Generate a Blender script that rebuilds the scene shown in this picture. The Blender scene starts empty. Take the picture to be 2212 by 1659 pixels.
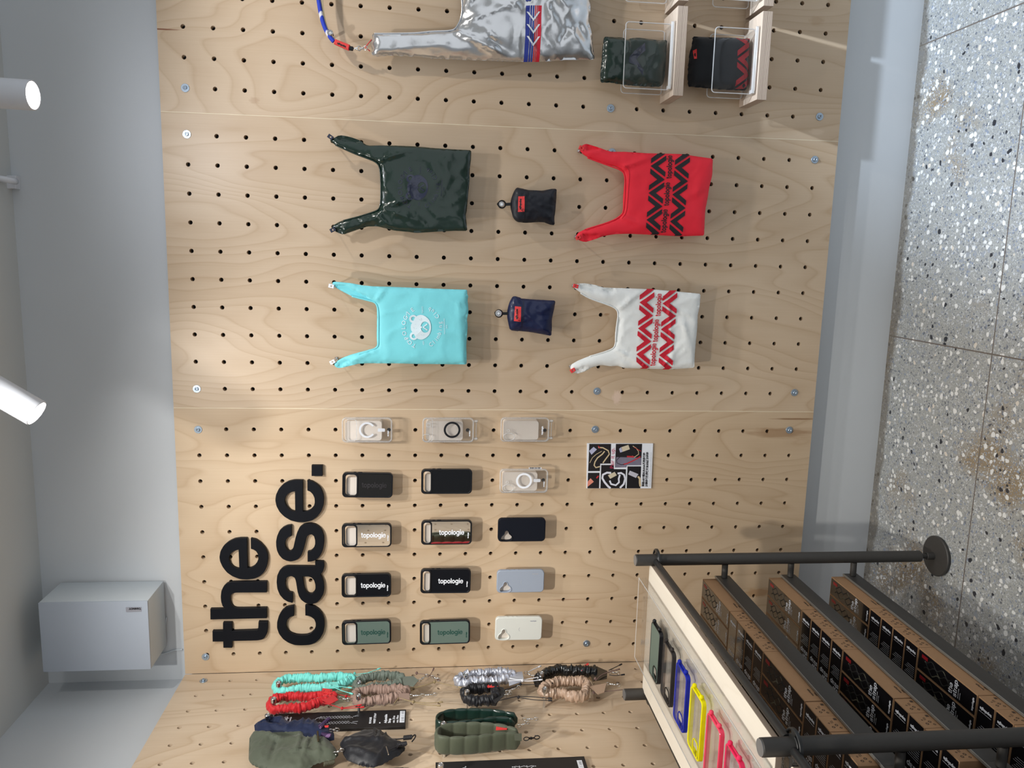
import bpy, bmesh, math, random
from mathutils import Vector, Matrix, noise
from mathutils.geometry import delaunay_2d_cdt
random.seed(7)
SC = bpy.context.scene
COL = SC.collection
# ------------------------------------------------------------------ camera (photo was taken with the phone turned a quarter turn)
IMW, IMH, FPX = 2212.0, 1659.0, 1704.936
CAM = Vector((0.456502, -2.595690, 1.626075))
RX = Vector((0.027080704, -0.102630842, -0.994350816))
RY = Vector((-0.986260161, -0.164906262, -0.009839737))
RZ = Vector((-0.162964816, 0.980955063, -0.105686488))
cam_d = bpy.data.cameras.new('camera'); cam = bpy.data.objects.new('camera', cam_d); COL.objects.link(cam)
cam_d.sensor_fit = 'HORIZONTAL'; cam_d.sensor_width = 36.0; cam_d.lens = FPX / IMW * 36.0
cam_d.clip_start = 0.02; cam_d.clip_end = 60
M = Matrix(((RX.x, -RY.x, -RZ.x, CAM.x), (RX.y, -RY.y, -RZ.y, CAM.y), (RX.z, -RY.z, -RZ.z, CAM.z), (0, 0, 0, 1)))
cam.matrix_world = M
SC.camera = cam
# ------------------------------------------------------------------ world, lights, exposure
SC.view_settings.view_transform = 'Standard'; SC.view_settings.look = 'None'
SC.view_settings.gamma = 1.0; SC.view_settings.exposure = 0.30; SC.view_settings.use_curve_mapping = False
W = bpy.data.worlds.new('world'); SC.world = W; W.use_nodes = True
bg = W.node_tree.nodes['Background']; bg.inputs[0].default_value = (0.83, 0.865, 0.90, 1); bg.inputs[1].default_value = 0.76
SC.cycles.max_bounces = 10; SC.cycles.transparent_max_bounces = 24; SC.cycles.use_denoising = True
SC.cycles.sample_clamp_indirect = 4.0; SC.cycles.caustics_reflective = False; SC.cycles.caustics_refractive = False
SPOTS = []
def spot(name, loc, aim, watts, size=110, blend=0.7, rad=0.02, col=(1.0, 0.97, 0.92)):
    l = bpy.data.lights.new(name, 'SPOT'); l.energy = watts; l.spot_size = math.radians(size); l.spot_blend = blend
    l.shadow_soft_size = rad; l.color = col
    o = bpy.data.objects.new(name, l); COL.objects.link(o); o.location = loc
    o.rotation_euler = (Vector(aim) - Vector(loc)).to_track_quat('-Z', 'Y').to_euler(); return o
L2 = Vector((0.050, -0.645, 2.553)); L1 = Vector((0.777, -0.645, 2.512))
spot('spotlight_beam', L2 + Vector((-.02, -.01, -.035)), (-0.20, 0.0, 1.25), 12, 158, 1.0, .024, (1.0, .98, .95))
spot('spotlight_beam', L1 + Vector((0, 0, -.03)), (0.75, 0.05, 1.45), 11, 166, 1.0, .024, (.93, .95, 1.0))
spot('spotlight_beam', (1.62, -0.70, 2.60), (1.00, 0, 1.10), 21, 100, .85, .024, (1, .95, .88))
spot('spotlight_beam', (-0.30, -1.55, 2.72), (-0.75, -0.80, 0.90), 74, 76, .8, .03, (1.0, .95, .86))
spot('spotlight_beam', (0.45, -1.35, 2.75), (0.30, -0.02, 0.75), 7, 95, .9, .03, (1.0, .94, .86))
spot('spotlight_beam', (-0.20, -1.60, 2.75), (-0.90, 0.0, 1.85), 50, 58, 1.0, .022, (1.0, .98, .94))  # unseen spot added to brighten the left panel
spot('spotlight_beam', (0.14, -1.00, 2.74), (-0.90, 0.0, 1.35), 24, 112, 1.0, .022, (1.0, .98, .94))  # second beam added to carry the light of L2 sideways
spot('spotlight_beam', (1.60, -1.00, 2.75), (1.48, -0.66, 0.0), 300, 50, .6, .03, (.74, .86, 1.0))  # unseen cool spot added to brighten the floor at the right
# ------------------------------------------------------------------ pixel helpers
WL = -0.991                      # face of the left pegboard
def ray(u, v):
    a = (u - IMW / 2) / FPX; b = (v - IMH / 2) / FPX
    return RX * a + RY * b + RZ
def hit(u, v, ax, val):
    d = ray(u, v); t = (val - CAM[ax]) / d[ax]; return CAM + d * t
class Frame:
    def __init__(s, F, P): s.F = F; s.P = P
BW = Frame(lambda a, b, d: (a, -d, b), lambda u, v, d: (lambda p: (p.x, p.z))(hit(u, v, 1, -d)))
LW = Frame(lambda a, b, d: (WL + d, a, b), lambda u, v, d: (lambda p: (p.y, p.z))(hit(u, v, 0, WL + d)))
def HZ(z0): return Frame(lambda a, b, d: (a, b, z0 + d), lambda u, v, d: (lambda p: (p.x, p.y))(hit(u, v, 2, z0 + d)))
# ------------------------------------------------------------------ objects
def root_of(o):
    v = Vector((0, 0, 0))
    while o is not None: v = v + o.location; o = o.parent
    return v
def mk(name, vf, mat, parent=None, smooth=False):
    verts, faces = vf
    off = root_of(parent)
    me = bpy.data.meshes.new(name)
    me.from_pydata([(v[0] - off.x, v[1] - off.y, v[2] - off.z) for v in verts], [], faces)
    me.update()
    if mat is not None: me.materials.append(mat)
    if smooth is True:
        me.polygons.foreach_set('use_smooth', [True] * len(me.polygons))
    elif smooth:
        me.polygons.foreach_set('use_smooth', [True] * len(me.polygons)); me.set_sharp_from_angle(angle=math.radians(smooth))
    o = bpy.data.objects.new(name, me); COL.objects.link(o)
    if parent is not None: o.parent = parent
    return o
def tag(o, label, cat, group=None):
    o['label'] = label; o['category'] = cat
    if group: o['group'] = group
    return o
def thing(name, label, cat, loc=(0, 0, 0), group=None):
    o = bpy.data.objects.new(name, None); COL.objects.link(o); o.location = loc; o.empty_display_size = .03
    return tag(o, label, cat, group)
def struct(name, vf, mat, smooth=False):
    o = mk(name, vf, mat, None, smooth); o['kind'] = 'structure'; return o
def join(*vfs):
    V = []; Fc = []
    for v, f in vfs:
        n = len(V); V += list(v); Fc += [[i + n for i in q] for q in f]
    return V, Fc
def box(x0, x1, y0, y1, z0, z1, bev=0.0):
    if bev <= 0:
        v = [(x, y, z) for x in (x0, x1) for y in (y0, y1) for z in (z0, z1)]
        return v, [(0, 1, 3, 2), (4, 6, 7, 5), (0, 4, 5, 1), (2, 3, 7, 6), (0, 2, 6, 4), (1, 5, 7, 3)]
    bm = bmesh.new(); bmesh.ops.create_cube(bm, size=1)
    for v in bm.verts: v.co = Vector(((x0 + x1) / 2 + v.co.x * (x1 - x0), (y0 + y1) / 2 + v.co.y * (y1 - y0), (z0 + z1) / 2 + v.co.z * (z1 - z0)))
    bmesh.ops.bevel(bm, geom=list(bm.edges), offset=bev, segments=2, affect='EDGES', profile=.5)
    bm.verts.index_update(); r = ([tuple(v.co) for v in bm.verts], [[v.index for v in f.verts] for f in bm.faces]); bm.free(); return r
def frames_along(pts, up=None):
    T = []
    n = len(pts)
    for i in range(n):
        a = pts[max(i - 1, 0)]; b = pts[min(i + 1, n - 1)]; t = (b - a)
        T.append(t.normalized() if t.length > 1e-9 else Vector((0, 0, 1)))
    N = []
    if up is None:
        up0 = Vector((0, 0, 1)) if abs(T[0].z) < .9 else Vector((1, 0, 0))
        nrm = (up0 - T[0] * up0.dot(T[0])).normalized(); N.append(nrm)
        for i in range(1, n):
            nrm = N[-1] - T[i] * N[-1].dot(T[i]); N.append(nrm.normalized())
    else:
        for i in range(n):
            nrm = up - T[i] * up.dot(T[i]); N.append(nrm.normalized())
    return T, N, [T[i].cross(N[i]) for i in range(n)]
def tube(pts, r, n=10, up=None, caps=True, rfun=None, flat=1.0, closed=False):
    """r: radius or list; flat: thickness factor across N (up) direction; rfun(i, theta) multiplies the radius"""
    pts = [Vector(p) for p in pts]; T, N, B = frames_along(pts, up)
    V = []; Fc = []; m = len(pts)
    for i in range(m):
        rr = r[i] if isinstance(r, (list, tuple)) else r
        for k in range(n):
            th = 2 * math.pi * k / n; q = rr * (rfun(i, th) if rfun else 1)
            V.append(tuple(pts[i] + N[i] * (math.cos(th) * q) + B[i] * (math.sin(th) * q * flat)))
    for i in range(m - 1 + (1 if closed else 0)):
        j = (i + 1) % m
        for k in range(n):
            Fc.append((i * n + k, i * n + (k + 1) % n, j * n + (k + 1) % n, j * n + k))
    if caps and not closed:
        Fc.append(tuple(range(n - 1, -1, -1))); Fc.append(tuple((m - 1) * n + k for k in range(n)))
    return V, Fc
def cyl(p0, p1, r, n=20, bev=0.0, r1=None):
    p0 = Vector(p0); p1 = Vector(p1); r1 = r if r1 is None else r1
    if bev > 0:
        d = (p1 - p0).normalized() * bev
        return tube([p0, p0 + d, p1 - d, p1], [r - bev, r, r1, r1 - bev], n)
    return tube([p0, p1], [r, r1], n)
def torus(c, axis, R, r, n=20, m=8):
    axis = Vector(axis).normalized(); a = axis.orthogonal().normalized(); b = axis.cross(a); c = Vector(c)
    return tube([c + a * (math.cos(2 * math.pi * i / n) * R) + b * (math.sin(2 * math.pi * i / n) * R) for i in range(n)], r, m, up=axis, closed=True) if False else _torus(c, a, b, axis, R, r, n, m)
def _torus(c, a, b, ax, R, r, n, m):
    V = []; Fc = []
    for i in range(n):
        t = 2 * math.pi * i / n; d = a * math.cos(t) + b * math.sin(t)
        for k in range(m):
            s = 2 * math.pi * k / m; V.append(tuple(c + d * (R + r * math.cos(s)) + ax * (r * math.sin(s))))
    for i in range(n):
        for k in range(m):
            Fc.append((i * m + k, ((i + 1) % n) * m + k, ((i + 1) % n) * m + (k + 1) % m, i * m + (k + 1) % m))
    return V, Fc
def lathe(c, axis, prof, n=36):
    """surface of revolution: prof = [(radius, distance along the axis)]"""
    ax = Vector(axis).normalized(); a = ax.orthogonal().normalized(); b = ax.cross(a); c = Vector(c); V = []; Fc = []
    for r, t in prof:
        for k in range(n): th = 2 * math.pi * k / n; V.append(tuple(c + ax * t + a * (math.cos(th) * r) + b * (math.sin(th) * r)))
    for i in range(len(prof) - 1):
        for k in range(n): Fc.append((i * n + k, i * n + (k + 1) % n, (i + 1) * n + (k + 1) % n, (i + 1) * n + k))
    return V, Fc
def sphere(c, r, n=16, m=10, sq=(1, 1, 1)):
    V = [(c[0], c[1], c[2] + r * sq[2])]; Fc = []
    for i in range(1, m):
        p = math.pi * i / m
        for k in range(n):
            t = 2 * math.pi * k / n
            V.append((c[0] + r * sq[0] * math.sin(p) * math.cos(t), c[1] + r * sq[1] * math.sin(p) * math.sin(t), c[2] + r * sq[2] * math.cos(p)))
    V.append((c[0], c[1], c[2] - r * sq[2])); L = len(V) - 1
    for k in range(n): Fc.append((0, 1 + k, 1 + (k + 1) % n)); Fc.append((L, 1 + (m - 2) * n + (k + 1) % n, 1 + (m - 2) * n + k))
    for i in range(m - 2):
        for k in range(n):
            a = 1 + i * n; Fc.append((a + k, a + n + k, a + n + (k + 1) % n, a + (k + 1) % n))
    return V, Fc
# ---- 2D polygons
def area(p): return sum(p[i][0] * p[(i + 1) % len(p)][1] - p[(i + 1) % len(p)][0] * p[i][1] for i in range(len(p))) / 2
def inside(p, x, y):
    c = False; n = len(p); j = n - 1
    for i in range(n):
        if (p[i][1] > y) != (p[j][1] > y) and x < (p[j][0] - p[i][0]) * (y - p[i][1]) / (p[j][1] - p[i][1]) + p[i][0]: c = not c
        j = i
    return c
def edist(p, x, y):
    m = 1e9; n = len(p)
    for i in range(n):
        ax, ay = p[i]; bx, by = p[(i + 1) % n]; dx = bx - ax; dy = by - ay; L = dx * dx + dy * dy
        t = 0 if L == 0 else max(0, min(1, ((x - ax) * dx + (y - ay) * dy) / L))
        m = min(m, (x - ax - t * dx) ** 2 + (y - ay - t * dy) ** 2)
    return math.sqrt(m)
def resample(p, step, closed=True):
    out = []; n = len(p)
    for i in range(n if closed else n - 1):
        a = p[i]; b = p[(i + 1) % n]; L = math.hypot(b[0] - a[0], b[1] - a[1]); k = max(1, int(round(L / step)))
        for j in range(k): out.append((a[0] + (b[0] - a[0]) * j / k, a[1] + (b[1] - a[1]) * j / k))
    if not closed: out.append(tuple(p[-1]))
    return out
def smooth_poly(p, it=2, closed=True):
    for _ in range(it):
        q = []; n = len(p)
        for i in range(n if closed else n - 1):
            a = p[i]; b = p[(i + 1) % n]
            q.append((a[0] * .75 + b[0] * .25, a[1] * .75 + b[1] * .25)); q.append((a[0] * .25 + b[0] * .75, a[1] * .25 + b[1] * .75))
        if not closed: q = [tuple(p[0])] + q + [tuple(p[-1])]
        p = q
    return p
def fill(outer, holes=(), step=None, jitter=.25):
    """triangulate a polygon with holes; returns 2D verts and ccw faces"""
    vs = []; es = []
    for lp in [outer] + list(holes):
        n0 = len(vs); vs += [Vector(q) for q in lp]; k = len(lp); es += [(n0 + i, n0 + (i + 1) % k) for i in range(k)]
    if step:
        xs = [q[0] for q in outer]; ys = [q[1] for q in outer]; x = min(xs) + step / 2
        while x < max(xs):
            y = min(ys) + step / 2
            while y < max(ys):
                px = x + random.uniform(-jitter, jitter) * step; py = y + random.uniform(-jitter, jitter) * step
                if inside(outer, px, py) and not any(inside(h, px, py) for h in holes) and edist(outer, px, py) > step * .35: vs.append(Vector((px, py)))
                y += step
            x += step
    r = delaunay_2d_cdt(vs, es, [], 0, 1e-7)
    V = [tuple(v) for v in r[0]]; Fc = []
    for f in r[2]:
        cx = sum(V[i][0] for i in f) / 3; cy = sum(V[i][1] for i in f) / 3
        if inside(outer, cx, cy) and not any(inside(h, cx, cy) for h in holes):
            f = list(f)
            if area([V[i] for i in f]) < 0: f.reverse()
            Fc.append(f)
    return V, Fc
def fill_union(polys):
    vs = []; es = []
    for o, hs in polys:
        for lp in [o] + list(hs):
            n0 = len(vs); vs += [Vector(q) for q in lp]; k = len(lp); es += [(n0 + i, n0 + (i + 1) % k) for i in range(k)]
    r = delaunay_2d_cdt(vs, es, [], 0, 1e-6); V = [tuple(v) for v in r[0]]; Fc = []
    for f in r[2]:
        cx = sum(V[i][0] for i in f) / 3; cy = sum(V[i][1] for i in f) / 3
        if any(inside(o, cx, cy) and not any(inside(h, cx, cy) for h in hs) for o, hs in polys):
            f = list(f)
            if area([V[i] for i in f]) < 0: f.reverse()
            Fc.append(f)
    return V, Fc
def inset(p, d):
    n = len(p); s = 1 if area(p) > 0 else -1; out = []
    for i in range(n):
        a = p[i - 1]; b = p[i]; c = p[(i + 1) % n]
        e1 = Vector((b[0] - a[0], b[1] - a[1])); e2 = Vector((c[0] - b[0], c[1] - b[1]))
        if e1.length < 1e-9 or e2.length < 1e-9: out.append(tuple(b)); continue
        e1.normalize(); e2.normalize(); nn = Vector((-(e1.y + e2.y), e1.x + e2.x))
        if nn.length < 1e-6: out.append(tuple(b)); continue
        nn.normalize(); k = max(.5, nn.dot(Vector((-e1.y, e1.x)))); out.append((b[0] + nn.x * d * s / k, b[1] + nn.y * d * s / k))
    return out
def flip_if(fr, f):   # BW and LW frames: ccw in (a,b) faces the viewer; same for HZ
    return f
def slab(fr, outer, holes, d0, d1, bev=0.0):
    """solid plate between depths d0<d1 (d1 towards the viewer)"""
    if area(outer) < 0: outer = outer[::-1]
    holes = [h[::-1] if area(h) > 0 else h for h in holes]     # holes clockwise
    V = []; Fc = []
    top_o = inset(outer, bev) if bev else outer; top_h = [inset(h, -bev) if bev else h for h in holes]
    tv, tf = fill(top_o, top_h); n = len(V); V += [fr.F(a, b, d1) for a, b in tv]; Fc += [[i + n for i in f] for f in tf]
    bv, bf = fill(outer, holes); n = len(V); V += [fr.F(a, b, d0) for a, b in bv]; Fc += [[i + n for i in f[::-1]] for f in bf]
    for lo, hi in [(outer, top_o)] + list(zip(holes, top_h)):
        rings = [(lo, d0), (lo, d1 - bev)] + ([(hi, d1)] if bev else [])
        n = len(V); k = len(lo)
        for rg, d in rings: V += [fr.F(a, b, d) for a, b in rg]
        for r in range(len(rings) - 1):
            for i in range(k): Fc.append((n + r * k + i, n + r * k + (i + 1) % k, n + (r + 1) * k + (i + 1) % k, n + (r + 1) * k + i))
    return V, Fc
def flat(fr, polys, d, hf=None, step=None):
    """thin print: polys = [(outer, holes)]; hf(a,b) depth function"""
    out = []
    for o, hs in polys:
        v, f = fill(o, hs, step)
        out.append(([fr.F(a, b, (hf(a, b) if hf else 0) + d) for a, b in v], f))
    return join(*out)
def rrect(cx, cy, w, h, r, n=6):
    p = []
    for sx, sy, a0 in ((1, 1, 0), (-1, 1, 90), (-1, -1, 180), (1, -1, 270)):
        for i in range(n + 1):
            t = math.radians(a0 + 90 * i / n); p.append((cx + sx * (w / 2 - r) + r * math.cos(t), cy + sy * (h / 2 - r) + r * math.sin(t)))
    return p
def circ(cx, cy, r, n=24, ry=None): return [(cx + r * math.cos(2 * math.pi * i / n), cy + (ry or r) * math.sin(2 * math.pi * i / n)) for i in range(n)]
def rect(x0, y0, x1, y1): return [(x0, y0), (x1, y0), (x1, y1), (x0, y1)]
def stroke(pts, w):
    """open polyline as polygon"""
    L = []; R = []; n = len(pts)
    for i in range(n):
        a = Vector(pts[max(0, i - 1)]); b = Vector(pts[min(n - 1, i + 1)]); t = (b - a).normalized(); nn = Vector((-t.y, t.x)) * (w / 2); p = Vector(pts[i])
        L.append(tuple(p + nn)); R.append(tuple(p - nn))
    return L + R[::-1]
def arc(cx, cy, r, a0, a1, n=14, ry=None): return [(cx + r * math.cos(math.radians(a0 + (a1 - a0) * i / n)), cy + (ry or r) * math.sin(math.radians(a0 + (a1 - a0) * i / n))) for i in range(n + 1)]
# ------------------------------------------------------------------ materials
def new_mat(name):
    m = bpy.data.materials.new(name); m.use_nodes = True; nt = m.node_tree; b = nt.nodes['Principled BSDF']; return m, nt, b
def node(nt, t, **kw):
    n = nt.nodes.new(t)
    for k, v in kw.items():
        if k.startswith('i_'):
            n.inputs[int(k[2:]) if k[2:].isdigit() else k[2:]].default_value = v
        else: setattr(n, k, v)
    return n
def link(nt, a, b): nt.links.new(a, b)
def c4(c): return (c[0], c[1], c[2], 1)
def srgb(r, g, b):
    f = lambda c: c / 12.92 if c <= .04045 else ((c + .055) / 1.055) ** 2.4
    return (f(r / 255), f(g / 255), f(b / 255))
def plain(name, col, rough=.5, metal=0.0, var=.08, scale=40, bump=0.0, bscale=200, spec=.5, coat=0.0, alpha=1.0, trans=0.0, sheen=0.0):
    m, nt, b = new_mat(name)
    b.inputs['Roughness'].default_value = rough; b.inputs['Metallic'].default_value = metal
    b.inputs['Specular IOR Level'].default_value = spec; b.inputs['Coat Weight'].default_value = coat
    b.inputs['Transmission Weight'].default_value = trans; b.inputs['Alpha'].default_value = alpha; b.inputs['Sheen Weight'].default_value = sheen
    tc = node(nt, 'ShaderNodeTexCoord'); nz = node(nt, 'ShaderNodeTexNoise'); nz.inputs['Scale'].default_value = scale; nz.inputs['Detail'].default_value = 3
    link(nt, tc.outputs['Object'], nz.inputs['Vector'])
    mx = node(nt, 'ShaderNodeMix', data_type='RGBA'); mx.inputs[6].default_value = c4([c * (1 - var) for c in col]); mx.inputs[7].default_value = c4([min(1, c * (1 + var)) for c in col])
    link(nt, nz.outputs['Fac'], mx.inputs[0]); link(nt, mx.outputs[2], b.inputs['Base Color'])
    if bump:
        n2 = node(nt, 'ShaderNodeTexNoise'); n2.inputs['Scale'].default_value = bscale; n2.inputs['Detail'].default_value = 4
        link(nt, tc.outputs['Object'], n2.inputs['Vector'])
        bp = node(nt, 'ShaderNodeBump'); bp.inputs['Strength'].default_value = bump; bp.inputs['Distance'].default_value = .002
        link(nt, n2.outputs['Fac'], bp.inputs['Height']); link(nt, bp.outputs[0], b.inputs['Normal'])
    return m
def plywood(name, seed, light=(.60, .468, .335), dark=(.45, .315, .195), marks=(), axis='z', contrast=.5):
    m, nt, b = new_mat(name); b.inputs['Roughness'].default_value = .42; b.inputs['Specular IOR Level'].default_value = .35
    tc = node(nt, 'ShaderNodeTexCoord')
    def mapped(sc, off):
        mp = node(nt, 'ShaderNodeMapping'); mp.inputs['Scale'].default_value = sc; mp.inputs['Location'].default_value = off
        link(nt, tc.outputs['Object'], mp.inputs['Vector']); return mp
    g = (2.6, 2.6, .75) if axis == 'z' else ((2.6, .75, 2.6) if axis == 'y' else (.75, 2.6, 2.6))
    mp = mapped(g, (seed * 3.1, seed * 1.7, seed * 2.3))
    nz = node(nt, 'ShaderNodeTexNoise'); nz.inputs['Scale'].default_value = 1.25; nz.inputs['Detail'].default_value = 2.2; nz.inputs['Roughness'].default_value = .42; nz.inputs['Distortion'].default_value = .35
    link(nt, mp.outputs[0], nz.inputs['Vector'])
    ml = node(nt, 'ShaderNodeMath', operation='MULTIPLY'); ml.inputs[1].default_value = 22; link(nt, nz.outputs['Fac'], ml.inputs[0])
    fr = node(nt, 'ShaderNodeMath', operation='FRACT'); link(nt, ml.outputs[0], fr.inputs[0])
    rp = node(nt, 'ShaderNodeValToRGB'); e = rp.color_ramp.elements
    e[0].position = 0; e[0].color = (.0, .0, .0, 1); e[1].position = 1; e[1].color = (.10, .10, .10, 1)
    for ps, vv in ((.40, .14), (.78, .50), (.87, 1.0), (.93, .35)):
        q = e.new(ps); q.color = (vv, vv, vv, 1)
    link(nt, fr.outputs[0], rp.inputs[0])
    f = (260, 260, 5) if axis == 'z' else ((260, 5, 260) if axis == 'y' else (5, 260, 260))
    mf = mapped(f, (seed, 0, 0)); nf = node(nt, 'ShaderNodeTexNoise'); nf.inputs['Scale'].default_value = 1; nf.inputs['Detail'].default_value = 3; link(nt, mf.outputs[0], nf.inputs['Vector'])
    mb = mapped((3, 3, 1.4), (seed * 5, 2, 1)); nb = node(nt, 'ShaderNodeTexNoise'); nb.inputs['Scale'].default_value = 1.3; nb.inputs['Detail'].default_value = 3; link(nt, mb.outputs[0], nb.inputs['Vector'])
    a1 = node(nt, 'ShaderNodeMath', operation='MULTIPLY'); a1.inputs[1].default_value = contrast; link(nt, rp.outputs[0], a1.inputs[0])
    a2 = node(nt, 'ShaderNodeMath', operation='MULTIPLY_ADD'); a2.inputs[1].default_value = .34; link(nt, nf.outputs['Fac'], a2.inputs[0]); link(nt, a1.outputs[0], a2.inputs[2])
    a3 = node(nt, 'ShaderNodeMath', operation='MULTIPLY_ADD'); a3.inputs[1].default_value = .85; link(nt, nb.outputs['Fac'], a3.inputs[0]); link(nt, a2.outputs[0], a3.inputs[2])
    a4 = node(nt, 'ShaderNodeMath', operation='SUBTRACT'); a4.inputs[1].default_value = .42; a4.use_clamp = True; link(nt, a3.outputs[0], a4.inputs[0])
    mx = node(nt, 'ShaderNodeMix', data_type='RGBA'); mx.inputs[6].default_value = c4(light); mx.inputs[7].default_value = c4(dark); link(nt, a4.outputs[0], mx.inputs[0])
    cur = mx.outputs[2]
    for (c, r, col, stg) in marks:       # knots, patches and resin streaks with their own place on the board
        ms = node(nt, 'ShaderNodeMapping'); ms.inputs['Location'].default_value = (-c[0] / r[0], -c[1] / r[1], -c[2] / r[2]); ms.inputs['Scale'].default_value = (1 / r[0], 1 / r[1], 1 / r[2])
        link(nt, tc.outputs['Object'], ms.inputs['Vector'])
        ad = node(nt, 'ShaderNodeMixRGB'); ad.blend_type = 'ADD'; ad.inputs[0].default_value = .9
        n3 = node(nt, 'ShaderNodeTexNoise'); n3.inputs['Scale'].default_value = 1.6; link(nt, ms.outputs[0], n3.inputs['Vector'])
        ln = node(nt, 'ShaderNodeVectorMath', operation='LENGTH'); link(nt, ms.outputs[0], ln.inputs[0])
        sb = node(nt, 'ShaderNodeMath', operation='ADD'); link(nt, ln.outputs['Value'], sb.inputs[0]); link(nt, n3.outputs['Fac'], sb.inputs[1])
        mr = node(nt, 'ShaderNodeMapRange'); mr.inputs['From Min'].default_value = 1.05; mr.inputs['From Max'].default_value = 1.5; mr.inputs['To Min'].default_value = stg; mr.inputs['To Max'].default_value = 0
        link(nt, sb.outputs[0], mr.inputs['Value'])
        m2 = node(nt, 'ShaderNodeMix', data_type='RGBA'); m2.inputs[7].default_value = c4(col); link(nt, cur, m2.inputs[6]); link(nt, mr.outputs[0], m2.inputs[0]); cur = m2.outputs[2]
    link(nt, cur, b.inputs['Base Color'])
    bp = node(nt, 'ShaderNodeBump'); bp.inputs['Strength'].default_value = .12; bp.inputs['Distance'].default_value = .001
    link(nt, nf.outputs['Fac'], bp.inputs['Height']); link(nt, bp.outputs[0], b.inputs['Normal'])
    return m
def ply_edge(name, axis='z', period=.0028):
    m, nt, b = new_mat(name); b.inputs['Roughness'].default_value = .6
    tc = node(nt, 'ShaderNodeTexCoord'); sp = node(nt, 'ShaderNodeSeparateXYZ'); link(nt, tc.outputs['Object'], sp.inputs[0])
    nz = node(nt, 'ShaderNodeTexNoise'); nz.inputs['Scale'].default_value = 9; link(nt, tc.outputs['Object'], nz.inputs['Vector'])
    ma = node(nt, 'ShaderNodeMath', operation='MULTIPLY_ADD'); ma.inputs[1].default_value = .0016; link(nt, nz.outputs['Fac'], ma.inputs[0]); link(nt, sp.outputs['XYZ'.index(axis.upper())], ma.inputs[2])
    mu = node(nt, 'ShaderNodeMath', operation='DIVIDE'); mu.inputs[1].default_value = period; link(nt, ma.outputs[0], mu.inputs[0])
    fr = node(nt, 'ShaderNodeMath', operation='FRACT'); link(nt, mu.outputs[0], fr.inputs[0])
    rp = node(nt, 'ShaderNodeValToRGB'); e = rp.color_ramp.elements; e[0].color = c4((.62, .50, .40)); e[1].color = c4((.60, .48, .38)); e[0].position = .1
    q = e.new(.55); q.color = c4((.42, .32, .25)); q = e.new(.75); q.color = c4((.25, .18, .14)); link(nt, fr.outputs[0], rp.inputs[0]); link(nt, rp.outputs[0], b.inputs['Base Color'])
    return m
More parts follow.
